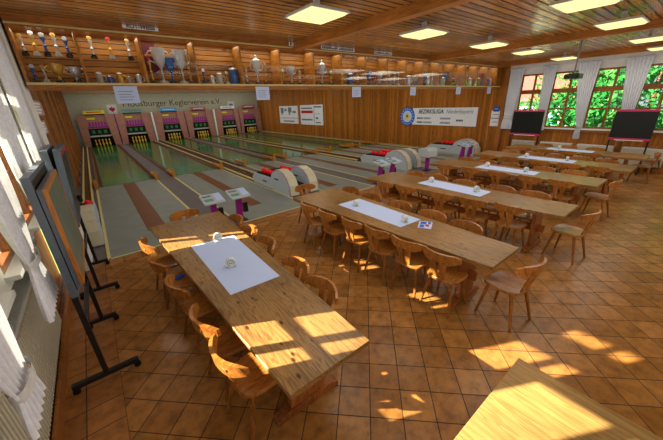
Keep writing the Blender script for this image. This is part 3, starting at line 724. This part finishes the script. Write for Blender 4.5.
def pos(n, k):
    return ('first','second','third','fourth','fifth','sixth')[k]
ZB, ZS, YT = CZ0+.08, 3.155, 6.2
sil, gol = M['silver'], M['gold']
BAYN = ('first','second','third','fourth','fifth','sixth','seventh','eighth','ninth','tenth','eleventh','twelfth','thirteenth','fourteenth','fifteenth','sixteenth','seventeenth','last')
def fill(bay, items, z, where):
    for k, (kind, x, h, c) in enumerate(items):
        colname = {'s':'silver','g':'gold','b':'blue','r':'red','w':'stoneware'}[c]
        mt = {'s':sil,'g':gol,'b':M['bluecup'],'r':M['redcup'],'w':M['stone']}[c]
        nmk = {'slim':'%s column trophy', 'cup':'%s two-handled cup', 'lid':'tall %s lidded cup', 'stein':'%s lidded beer stein', 'big':'large wide %s cup'}[kind] % colname
        lb = '%s, %s along %s the %s case bay' % (nmk, pos(len(items), k), where, BAYN[bay-1])
        loc = (x, YT+.02*((k*7+bay) % 3-1), z)
        if kind == 'slim': proto_slim(lb, h, mt if c != 'r' else gol, M['marble'] if k % 2 == 0 else M['wmarble'], M['redink'] if c == 'r' else (gol if c == 's' else sil), loc)
        elif kind == 'cup': proto_cup(lb, h, mt, M['marble'], loc)
        elif kind == 'lid': proto_cup(lb, h, mt, M['marble'], loc, True, 1.1)
        elif kind == 'big': proto_cup(lb, h, mt, M['wmarble'], loc, False, 1.35)
        else: proto_stein(lb, h, mt, loc)
fill(1, [('slim',-.41,.27,'s'),('slim',-.29,.32,'g'),('slim',-.18,.3,'b'),('slim',-.06,.31,'s'),('slim',.06,.28,'b')], ZS, 'the upper shelf of')
fill(1, [('slim',-.40,.26,'b'),('slim',-.29,.26,'s'),('cup',-.14,.26,'g'),('cup',.06,.23,'s')], ZB, 'the bottom of')
fill(2, [('slim',.35,.31,'s'),('slim',.58,.31,'r'),('slim',.83,.31,'s')], ZS, 'the upper shelf of')
fill(2, [('stein',.34,.18,'w'),('stein',.47,.13,'b'),('stein',.61,.18,'g'),('stein',.73,.13,'w'),('stein',.87,.16,'s')], ZB, 'the bottom of')
fill(3, [('slim',1.07,.45,'r'),('big',1.24,.56,'s'),('cup',1.39,.42,'b'),('big',1.56,.54,'s'),('slim',1.69,.58,'g')], ZB, 'inside')
fill(4, [('slim',1.93,.28,'b'),('stein',2.08,.17,'s'),('stein',2.21,.22,'w'),('slim',2.36,.25,'g'),('stein',2.51,.32,'b')], ZB, 'inside')
fill(5, [('slim',2.78,.36,'s'),('lid',3.00,.56,'s'),('slim',3.2,.44,'g')], ZB, 'inside')
fill(6, [('slim',3.60,.33,'g'),('cup',3.83,.38,'s'),('slim',4.06,.32,'s')], ZB, 'inside')
fill(7, [('slim',4.46,.3,'r'),('lid',4.70,.56,'s'),('slim',4.94,.34,'g')], ZB, 'inside')
rnd = random.Random(3)
for bay in range(8, 19):
    a, c = DIV[bay-1], DIV[bay]
    nn = 3 if c-a < .6 else rnd.choice((3, 4, 4)); items = []
    for k in range(nn):
        items.append((rnd.choice(('slim','cup','slim','lid','stein')), a+.12+(c-a-.24)*k/(nn-1), rnd.uniform(.26,.52), rnd.choice('ssggbwr')))
    items = [(kd, x, min(h, .3) if kd == 'stein' else h, cc) for kd, x, h, cc in items]
    fill(bay, items, ZB, 'inside')
pn = thing('pennant', 'maroon velvet pennant hanging at the edge of case bay 3', 'pennant', (1.13, 6.36, 2.95))
MB().prism([(-.11,.1),(0,0),(.11,.1),(.11,.5),(-.11,.5)], -.006, .006, 'y').build('cloth', M['maroon'], pn)
MB().box(-.07, .07, -.01, -.006, .3, .33).build('printed_band', M['gold'], pn)
# paper notes hanging from the case
for k, (x, w_, h_) in enumerate(((.62, .16, .22), (2.98, .15, .22), (5.6, .15, .21), (7.92, .13, .2), (10.47, .15, .2), (12.73, .15, .2))):
    p = thing('paper_note', '%s white paper note hanging from the case edge, counted from the pinboard end' % ORD[k], 'paper note', (x, 5.978, CZ0+.01), 0, 'paper notes under the case')
    MB().hexa([(-w_,0,-h_),(w_*.96,0,-h_),(w_*.96,.003,-h_),(-w_,.003,-h_),(-w_,0,.03),(w_,0,.03),(w_,.003,.03),(-w_,.003,.03)]).build('sheet', M['paper'], p)
    for q in range(4): MB().box(-w_*.7, w_*(.6-.2*(q % 2)), -.002, 0, -.05-q*.04, -.042-q*.04).build('written_line', M['inkg'], p)
s = thing('name_strip', 'narrow white lettered strip reading as two hyphenated words above case bay 2', 'name strip', (1.03, 5.943, 3.59))
MB().box(-.24, .24, 0, .008, -.035, .035).build('strip', M['paper2'], s)
text('ROT-WEISS', .075, M['ink'], s, (0, -.003, -.026), (PI/2, 0, 0), sx=1.02, bold=.002, align='CENTER')
for x0, x1, z, lb in ((3.67, 4.2, 3.56, 'short lettered name strip above the case, before the first ceiling beam'), (4.5, 5.5, 3.56, 'long lettered name strip above the case, past the first ceiling beam'), (6.2, 6.85, 3.56, 'small lettered name strip above the case bay facing the third ball return')):
    s = thing('name_strip', lb, 'name strip', ((x0+x1)/2, 5.943, z)); w_ = (x1-x0)/2
    MB().box(-w_, w_, 0, .008, -.035, .035).build('strip', M['paper2'], s)
    m = MB(); x = -w_+.03
    while x < w_-.05:
        k = rnd.random(); m.box(x, x+.03, -.003, 0, -.024, .024 if k > .3 else .005)
        if k > .5: m.box(x, x+.012, -.004, 0, -.024, .03)
        x += .045 if k < .85 else .08
    m.build('lettering', M['ink'], s)

# ------------------------------------------------------------------ mobile boards
def mobile_board(x, y0, y1, label, kind, rz=0, fl=(.26, .26)):
    """two T-foot posts carrying boards; local y runs along the board"""
    root = thing('mobile_board', label, 'mobile board', (x, (y0+y1)/2, 0), 0, 'mobile boards')
    hl = (y1-y0)/2
    for s in (-1, 1):
        p = MB().box(-.02, .02, s*hl-.02, s*hl+.02, .1, .97 if kind == 'first' else 1.0).build('post', M['black'], root)
        fw = fl[0] if s < 0 else fl[1]
        ft = MB().box(-fw, fw, s*hl-.025, s*hl+.025, .065, .105).build('foot', M['black'], root)
        for q in (-fw+.02, fw-.02):
            MB().tube((q, s*hl-.012, .03), (q, s*hl+.012, .03), .03, n=12).box(q-.008, q+.008, s*hl-.015, s*hl+.015, .03, .07).build('caster', M['rubber'], ft)
    MB().box(-.015, .015, -hl, hl, .62, .66).build('cross_bar', M['black'], root)
    def board(xa, xb, z0, z1, fm, face, nme, ft=.035, ext=.0, tilt=0):
        a = -hl-ext; c = hl+ext
        b_ = MB().box(xa, xb, a, a+ft, z0, z1).box(xa, xb, c-ft, c, z0, z1).box(xa, xb, a+ft, c-ft, z0, z0+ft).box(xa, xb, a+ft, c-ft, z1-ft, z1).build(nme, fm, root)
        MB().box(xa+.006, xb-.006, a+ft, c-ft, z0+ft, z1-ft).build('board_face', face, b_)
        b_.rotation_euler = (0, tilt, 0); return b_
    if kind == 'first':
        board(-.015, .035, .96, 1.98, M['greyf'], M['slate'], 'dark_board', ext=.03)
        board(.042, .07, 1.02, 1.88, M['greyf'], M['dark'], 'board_backing', ext=.02)
        board(.072, .1, 1.06, 1.88, M['orange'], M['chalk'], 'framed_chalkboard', ext=.03)
    elif kind == 'second':
        board(-.05, .01, 1.0, 2.0, M['greyf'], M['slate'], 'grey_board', ext=.02)
        b_ = board(-.11, -.04, 1.02, 2.0, M['greyf'], M['slate'], 'dark_board', ext=.02, tilt=.085)
        MB().box(-.06, -.036, -hl+.02, hl-.02, 1.93, 1.965).build('red_rail', M['redink'], b_)
        MB().tube((.02, hl-.05, 1.2), (.09, hl-.05, 1.2), .02).tube((.09, hl-.05, 1.14), (.09, hl-.05, 1.24), .025).build('clamp_knob', M['black'], root)
    return root
mobile_board(-.46, 3.0, 4.0, 'mobile board on casters with an orange framed chalkboard by the curtains', 'first', fl=(.26, .15))
mobile_board(-.46, 4.82, 5.80, 'mobile double grey board on casters standing closer to the lanes', 'second', fl=(.22, .15))
def blackboard(x, y0, y1, label):
    root = thing('blackboard', label, 'blackboard', (x, (y0+y1)/2, 0), 0, 'blackboards before the far windows')
    hl = (y1-y0)/2
    b_ = MB().box(-.03, .03, -hl, hl, 1.03, 1.9).build('board', M['slate'], root)
    for z in (1.03, 1.87): MB().box(-.036, .036, -hl, hl, z-.03, z+.03).build('pink_rail', M['pink'], b_)
    for s in (-1, 1):
        MB().tube((0, s*(hl-.03), .08), (0, s*(hl-.03), 1.02), .022).build('leg', M['black'], root)
        MB().box(-.26, .26, s*(hl-.03)-.025, s*(hl-.03)+.025, .03, .08).build('foot', M['black'], root)
    MB().box(-.06, -.036, -hl+.15, hl-.15, .99, 1.01).build('chalk_ledge', M['white'], root)
    return root
blackboard(13.05, 4.02, 5.04, 'black board with pink rails before the first far window, next to the lanes')
blackboard(13.05, 1.13, 2.08, 'black board with pink rails standing before the third and fourth far windows')

# ------------------------------------------------------------------ tables
TABLES = [  # near centre x, half width ; far centre x, half width ; y near, y far
    (.888, .345, .86, .53, 1.18, 4.94), (3.258, .335, 3.21, .51, 1.06, 4.66), (5.43, .36, 5.20, .48, 1.03, 4.74),
    (7.66, .40, 7.66, .50, 1.10, 4.70), (9.58, .42, 9.75, .50, .92, 4.55), (11.60, .42, 11.80, .50, .93, 4.45)]
TN = ['sunlit table next to the pinboards', 'second table from the pinboards', 'third table from the pinboards', 'fourth table from the pinboards', 'fifth table from the pinboards', 'sixth table, next to the blackboards']
TS = ['first table', 'second table', 'third table', 'fourth table', 'fifth table', 'sixth table']
TL = ['long knotty wooden table next to the pinboards, striped by window sunlight', 'long knotty wooden table with paper runner, second from the pinboards',
      'long knotty wooden table with two upright coasters, third from the pinboards', 'long wooden table reflecting green, fourth from the pinboards',
      'long wooden table reflecting green, fifth from the pinboards', 'long wooden table next to the blackboards and far windows']
def tx(t, y, s):
    xn, hn, xf, hf, yn, yf = TABLES[t]; k = (y-yn)/(yf-yn)
    return xn+(xf-xn)*k + s*(hn+(hf-hn)*k)
for t, (xn, hn, xf, hf, yn, yf) in enumerate(TABLES):
    root = thing('trestle_table', TL[t], 'table', (xn, yn, 0), 0, 'long trestle tables')
    top = [(xn-hn, yn), (xn+hn, yn), (xf+hf, yf), (xf-hf, yf)]
    MB().prism([(x-xn, y-yn) for x, y in top], .712, .75).build('tabletop', M['table'], root, bevel=.004)
    MB().prism([((x-xn)+(.012 if x < (xn+xf)/2 else -.012), (y-yn)+(.012 if k < 2 else -.012)) for k, (x, y) in enumerate(top)], .69, .7125).build('underframe', M['table_e'], root)
    for yl in (yn+.4, yf-.45):
        xc = (tx(t, yl, -1)+tx(t, yl, 1))/2-xn; y = yl-yn
        lg = MB().hexa([(xc-.17,y-.025,.07),(xc+.17,y-.025,.07),(xc+.17,y+.025,.07),(xc-.17,y+.025,.07),(xc-.19,y-.025,.69),(xc+.19,y-.025,.69),(xc+.19,y+.025,.69),(xc-.19,y+.025,.69)]).build('leg', M['leg'], root, bevel=.004)
        MB().prism([(xc-.31,0),(xc+.31,0),(xc+.31,.04),(xc+.22,.075),(xc-.22,.075),(xc-.31,.04)], y-.045, y+.045, 'y').build('foot', M['leg'], lg, bevel=.004)
    xa = (tx(t, yn+.4, -1)+tx(t, yn+.4, 1))/2-xn; xb = (tx(t, yf-.45, -1)+tx(t, yf-.45, 1))/2-xn
    MB().hexa([(xa-.02,.28,.3),(xa+.02,.28,.3),(xb+.02,yf-yn-.33,.3),(xb-.02,yf-yn-.33,.3),(xa-.02,.28,.42),(xa+.02,.28,.42),(xb+.02,yf-yn-.33,.42),(xb-.02,yf-yn-.33,.42)]).build('stretcher', M['leg'], root)
root = thing('side_table', 'pale oak table corner at the frame bottom, crossed by one sun patch', 'table', (1.44, .415, 0))
MB().box(-.44, .445, -2.0, 0, .715, .75).build('tabletop', M['oak'], root, bevel=.004)
for y in (-.3, -1.7):
    lg = MB().box(-.17, .17, y-.025, y+.025, .07, .7).build('leg', M['leg'], root)
    MB().box(-.3, .3, y-.045, y+.045, 0, .07).build('foot', M['leg'], lg)
MB().box(-.03, .03, -1.75, -.25, .3, .4).build('stretcher', M['leg'], root)
MB().box(-.4, .4, -1.95, -.05, .69, .715).build('underframe', M['table_e'], root)

# paper runners, and one pale sheet in place of a reflection
def runner(pts, label, z=.7515):
    cx_ = sum(p[0] for p in pts)/4; cy_ = sum(p[1] for p in pts)/4
    def fn(u, v, sd):
        a = Vector(pts[0]).lerp(Vector(pts[1]), u); c_ = Vector(pts[3]).lerp(Vector(pts[2]), u); p = a.lerp(c_, v)
        return (p.x-cx_, p.y-cy_, .0012*sd+.0006*math.sin(u*9)*math.sin(v*6))
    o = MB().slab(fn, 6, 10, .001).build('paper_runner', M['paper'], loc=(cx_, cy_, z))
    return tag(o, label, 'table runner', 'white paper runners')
runner([(.645, 2.43), (1.16, 2.41), (1.19, 3.76), (.64, 3.80)], 'white paper runner under two coaster stacks on the table next to the pinboards')
runner([(3.06, 2.38), (3.50, 2.36), (3.56, 3.74), (3.06, 3.75)], 'white paper runner on the second table, small print leaflet by its near corner')
runner([(5.16, 2.30), (5.60, 2.30), (5.66, 3.62), (5.18, 3.66)], 'white paper runner on the third table from the pinboards')
runner([(7.46, 2.24), (7.86, 2.24), (7.92, 3.55), (7.44, 3.58)], 'white paper runner on the fourth table from the pinboards')
runner([(9.45, 2.05), (9.88, 2.05), (9.95, 3.35), (9.48, 3.38)], 'white paper runner on the fifth table from the pinboards')
runner([(11.5, 2.1), (11.9, 2.1), (12.0, 3.3), (11.55, 3.3)], 'pale sheet standing for a reflection on the sixth table by the blackboards')  # added sheet, its pale colour takes the place of a table reflection
lf = thing('leaflet', 'small blue and red printed leaflet beside the runner on the second table', 'leaflet', (3.38, 2.2, .7515), .5)
MB().box(-.13, .13, -.09, .09, 0, .0012).build('sheet', M['paper'], lf)
for (x, y, w_, h_, m2) in ((-.06, .04, .05, .03, 'blueink'), (.06, .03, .05, .04, 'blueink'), (-.02, -.03, .04, .025, 'redink'), (.08, -.05, .04, .02, 'blueink')):
    MB().box(x-w_, x+w_, y-h_, y+h_, .0012, .002).build('printed_mark', M[m2], lf)
# coaster stacks standing on edge
def coasters(x, y, rz, label):
    root = thing('coaster_stack', label, 'coasters', (x, y, .7535), rz, 'round coaster stacks')
    m = MB()
    for k in range(7): m.lathe([(.005,-.0032),(.052,-.0032),(.0535,0),(.052,.0032),(.005,.0032)], 24, (0, -.03+k*.008, .056), 'y')
    m.build('coasters', M['white'], root)
    MB().grid(lambda u, v: ((.031+.007*v)*math.cos(5*u-.6), -.0338, .056+(.031+.007*v)*math.sin(5*u-.6)), 24, 1).build('printed_ring', M['teal'], root)
    MB().box(-.018, .02, -.036, -.0335, .052, .06).build('printed_bar', M['teal'], root)
    MB().box(-.05, .05, -.04, .03, 0, .006).build('holder', M['silver'], root)
CO = [(.97, 3.74, .5, 'first table, at the lane end of the runner'), (.85, 2.95, -.3, 'first table, at the middle of the runner'), (3.23, 3.49, 1.3, 'second table, at the lane end of the runner'), (3.25, 2.47, 1.2, 'second table, at the near end of the runner'),
      (5.45, 3.5, 1.4, 'third table, at the lane end'), (5.41, 2.5, -.4, 'third table, at the near end'), (7.75, 3.4, 1.2, 'fourth table, at the lane end'), (7.72, 2.5, -.3, 'fourth table, at the near end'), (9.7, 3.2, -.3, 'fifth table, at the lane end'), (9.75, 2.25, .3, 'fifth table, at the near end'), (11.8, 3.0, -.2, 'sixth table, by the blackboards')]
for x, y, rz, lb in CO: coasters(x, y, rz, 'white coasters stacked on edge on the '+lb)

# ------------------------------------------------------------------ chairs
def make_chair(loc, rz, label):
    root = thing('wooden_chair', label, 'chair', loc, rz, 'wooden chairs')
    # shaped seat: wider at the front, rounded corners, slight dish
    n_ = 28; pts = []
    for i in range(n_):
        a = 2*PI*i/n_; c_, s_ = math.cos(a), math.sin(a)
        sx = abs(c_)**.55*(1 if c_ > 0 else -1); sy = abs(s_)**.55*(1 if s_ > 0 else -1)
        wd = .185+.03*(sy+1)/2
        pts.append((sx*wd, sy*.2))
    m = MB(); k = len(m.v)
    rings = [(1, .425), (1.0, .445), (.97, .455), (.6, .446), (.0, .442)]
    for sc, z in rings[:-1]: m.v += [(x*sc, y*sc, z) for x, y in pts]
    m.v.append((0, 0, .442)); top = len(m.v)-1
    m.face(range(k+n_-1, k-1, -1))
    for q in range(3):
        for i in range(n_): m.face((k+q*n_+i, k+q*n_+(i+1) % n_, k+(q+1)*n_+(i+1) % n_, k+(q+1)*n_+i))
    for i in range(n_): m.face((k+3*n_+i, k+3*n_+(i+1) % n_, top))
    m.build('seat', M['chair'], root, smooth=40)
    for sx, sy in ((-1,1),(1,1),(-1,-1),(1,-1)):
        MB().tube((sx*.13, sy*.125, .43), (sx*.195, .195 if sy > 0 else -.225, 0), .021, .014, 10).build('leg', M['chair_l'], root)
    # backrest: curved crest rail, wide in the middle, ears at the ends
    def crest(u, v, sd):
        s_ = 2*u-1; ax = s_*.235
        top_ = .822 - .012*s_*s_ - .022*max(0, abs(s_)-.8)/.2
        bot = .692 + .03*max(0, 1-abs(s_)/.5) + .034*max(0, abs(s_)-.62)/.38
        z = bot+(top_-bot)*v
        y = -.262 - .10*(z-.76) + .10*s_*s_ + (.0 if sd else -.028)
        return (ax, y, z)
    MB().slab(crest, 18, 4, .03).build('crest_rail', M['chair'], root, smooth=45)
    for s_ in (-1, 1):
        MB().hexa([(s_*.012,-.186,.43),(s_*.062,-.186,.43),(s_*.062,-.164,.43),(s_*.012,-.164,.43),
                   (s_*.03,-.284,.765),(s_*.118,-.276,.765),(s_*.118,-.258,.765),(s_*.03,-.266,.765)]).build('back_splat', M['chair'], root, bevel=.003)
    return root
CH = None
def chair(x, y, rz, label):
    global CH
    if CH is None: CH = make_chair((x, y, 0), rz, label); return CH
    return dup(CH, (x, y, 0), rz, label)
rows = {0: ([4.23, 3.62, 2.95, 2.25, 1.76], [4.25, 3.70, 3.18, 2.42, 1.92]),
        1: ([4.00, 3.50, 2.98, 2.52, 2.03, 1.56], [4.19, 3.60, 2.94, 2.31, 1.77]),
        2: ([4.09, 3.58, 2.82, 2.26, 1.70], [4.14, 3.58, 2.95, 2.22, 1.66]),
        3: ([4.15, 3.50, 2.84, 2.17, 1.63], [4.20, 3.58, 3.02, 2.27, 1.68]),
        4: ([4.05, 3.40, 2.66, 2.05, 1.46], [3.89, 3.20, 2.64, 2.04, 1.50]),
        5: ([3.79, 3.19, 2.60, 2.04], [3.55, 2.85, 2.15])}
cr = random.Random(11)
for t, (lf_, rt) in rows.items():
    for s, ys in ((-1, lf_), (1, rt)):
        for k, y in enumerate(ys):
            x = tx(t, y, s)+s*((.13 if s > 0 else .2)+cr.uniform(-.02, .02)) - s*.25
            rz = (-PI/2 if s < 0 else PI/2)+cr.uniform(-.09, .09)+(.08 if t == 0 and s < 0 else 0)
            chair(x, y, rz, 'wooden chair, %s from the lanes on the %s side of the %s' % (ORD[k], 'pinboard' if s < 0 else 'blackboard', TS[t]))
chair(.90, 4.93, PI+.1, 'wooden chair at the lane end of the first table, before the control desks')
chair(3.22, 4.86, PI-.1, 'wooden chair at the lane end of the second table, by a ball return')
chair(3.26, 1.0, -.15, 'lone wooden chair turned aslant at the near end of the second table')
chair(5.41, .99, -.15, 'wooden chair at the near end of the third table, green sheen on seat')
chair(7.79, 1.14, -.08, 'wooden chair at the near end of the fourth table, green sheen on seat')
chair(11.95, 1.02, .1, 'wooden chair at the near end of the sixth table, before the nearer blackboard')
chair(13.35, 1.0, PI/2-.5, 'wooden chair standing apart against the far wall beside the nearer blackboard')
tag(MB().hexa([(-.06,-.04,0),(.06,-.03,0),(.05,.04,0),(-.05,.04,0),(-.05,-.03,.025),(.05,-.02,.03),(.04,.03,.03),(-.04,.03,.02)]).build('blue_seat_glint', M['blueink'], loc=(.41, 3.66, .456), bevel=.006), 'small blue shape standing for a glint on the second chair beside the first table', 'cloth')  # added blue shape, painted in place of a glint on the seat

# ------------------------------------------------------------------ outside
struct(MB().box(-40, 80, -50, 60, -.6, -.5).build('ground_outside', plain('grass ground', '#5d8a3c', .9, noise=.2)))
def tree(x, y, h, r, label, seed, nl=3800):
    root = thing('leafy_tree', label, 'tree', (x, y, -.5), 0, 'trees outside the far windows')
    MB().tube((0,0,0), (0,0,h*.55), .16, .09).build('trunk', M['gutter'], root)
    rn = random.Random(seed); m = MB()
    blobs = [(rn.uniform(-r,r)*.6, rn.uniform(-r,r)*.8, h*rn.uniform(.12,.95), r*rn.uniform(.35,.6)) for _ in range(16)]
    for _ in range(nl):
        bx, by, bz_, br_ = rn.choice(blobs)
        d = Vector((rn.gauss(0,1), rn.gauss(0,1), rn.gauss(0,1))).normalized()*br_*rn.uniform(.75,1.05)
        c_ = Vector((bx, by, bz_))+d; s_ = rn.uniform(.09,.17)
        u_ = Vector((rn.gauss(0,1), rn.gauss(0,1), rn.gauss(0,1))).normalized(); v_ = u_.orthogonal().normalized()
        k = len(m.v); m.v += [tuple(c_-u_*s_), tuple(c_+v_*s_*.6), tuple(c_+u_*s_), tuple(c_-v_*s_*.6)]; m.face((k,k+1,k+2,k+3))
    m.build('crown', M['leaf'], root, smooth=0)
for k, (x, y, h, r) in enumerate(((19.5,-4.5,6.5,3.2),(18.5,-1.0,6.8,2.8),(19.0,2.0,7,2.7),(20.5,4.6,7.2,2.6),(24,-1,8,4),(25,4,8.5,4),(31,12.6,6.5,2.6))):
    tree(x, y, h, r, ('bright green leafy tree outside, %s beyond the far windows' % ('near one past the last window','near one by the fourth window','near one by the third window','near one by the second window','tall rear one','taller rear one','distant one behind the house','low bush before the house')[k]), k+5)
hs = thing('house', 'white house with a red tiled roof outside the first far windows', 'house', (27, 9.0, -1.2))
MB().box(0, 8, -2.6, 5.5, 0, 3.4).build('house_wall', M['plaster'], hs)
MB().prism([(-.6,3.2),(4,6.2),(8.6,3.2),(8.6,3.4),(4,6.5),(-.6,3.4)], -3.0, 6, 'y').build('roof', plain('red roof tiles', '#8a4a42', .7, noise=.15), hs)
for y in (-1.6, .6, 2.8):
    wn_ = MB().box(-.05, 0, y, y+.9, 1.2, 2.4).build('house_window', M['white'], hs); MB().box(-.06, -.05, y+.08, y+.82, 1.28, 2.32).build('pane', M['bluesign'], wn_)

# ------------------------------------------------------------------ light
sd = bpy.data.lights.new('sun', 'SUN'); sd.energy = 40; sd.angle = math.radians(.55); sd.color = (1, .88, .66)
so = bpy.data.objects.new('sun', sd); C.objects.link(so)
az = math.radians(-28); el = math.atan(.55)
dirv = Vector((math.cos(az)*math.cos(el), math.sin(az)*math.cos(el), -math.sin(el)))
so.rotation_euler = dirv.to_track_quat('-Z', 'Y').to_euler()
wd = bpy.data.worlds.new('world'); bpy.context.scene.world = wd; wd.use_nodes = True
nt = wd.node_tree; nt.nodes.clear()
wo = N(nt, 'ShaderNodeOutputWorld'); bg = N(nt, 'ShaderNodeBackground'); sk = N(nt, 'ShaderNodeTexSky', sky_type='HOSEK_WILKIE')
sk.sun_direction = (-dirv).normalized(); sk.turbidity = 3.5
mxw = N(nt, 'ShaderNodeMix', data_type='RGBA'); mxw.inputs[0].default_value = .55; mxw.inputs[7].default_value = (.85, .93, 1.05, 1)
nt.links.new(sk.outputs[0], mxw.inputs[6]); nt.links.new(mxw.outputs[2], bg.inputs[0]); bg.inputs[1].default_value = 1.3
nt.links.new(bg.outputs[0], wo.inputs[0])
def area(x, y, z, sx, sy, e, col):
    l = bpy.data.lights.new('lamp_fill_light', 'AREA'); l.shape = 'RECTANGLE'; l.size = sx; l.size_y = sy; l.energy = e; l.color = col
    o = bpy.data.objects.new('lamp_fill_light', l); C.objects.link(o); o.location = (x, y, z); return o
for x in LAMPX: area(x, 3.52, ZC-.215, 1.3, 1.3, 11, (1, .93, .8))
for x in (2.5, 5.18, 7.22, 9.95, 12.3): area(x, 1.42, ZC-.215, 1.3, 1.3, 11, (1, .93, .8))
for x in (2, 7, 12):
    for y in (10, 18): area(x, y, ZC-.05, 1.2, .3, 9, (.95, 1, .85))  # added fill above the lanes, no fixtures there
for k in range(5): area(.9+2.75*k, 6.2, 3.465, 2.7, .25, 7, (1, .9, .7))  # added fill lights inside the trophy case, which has no lamps
area(6.5, 27.2, 3.5, 12, .2, 34, (.95, .98, .85))  # added fill brightening the back wall, without a lamp of its own

vs = bpy.context.scene.view_settings
vs.view_transform = 'Standard'; vs.look = 'None'; vs.exposure = 0; vs.gamma = 1.05
cy = bpy.context.scene.cycles
cy.use_fast_gi = True; cy.fast_gi_method = 'ADD'
wd.light_settings.ao_factor = .44; wd.light_settings.distance = 2.5
cy.max_bounces = 6; cy.transparent_max_bounces = 12; cy.caustics_reflective = False; cy.caustics_refractive = False; cy.sample_clamp_indirect = 6
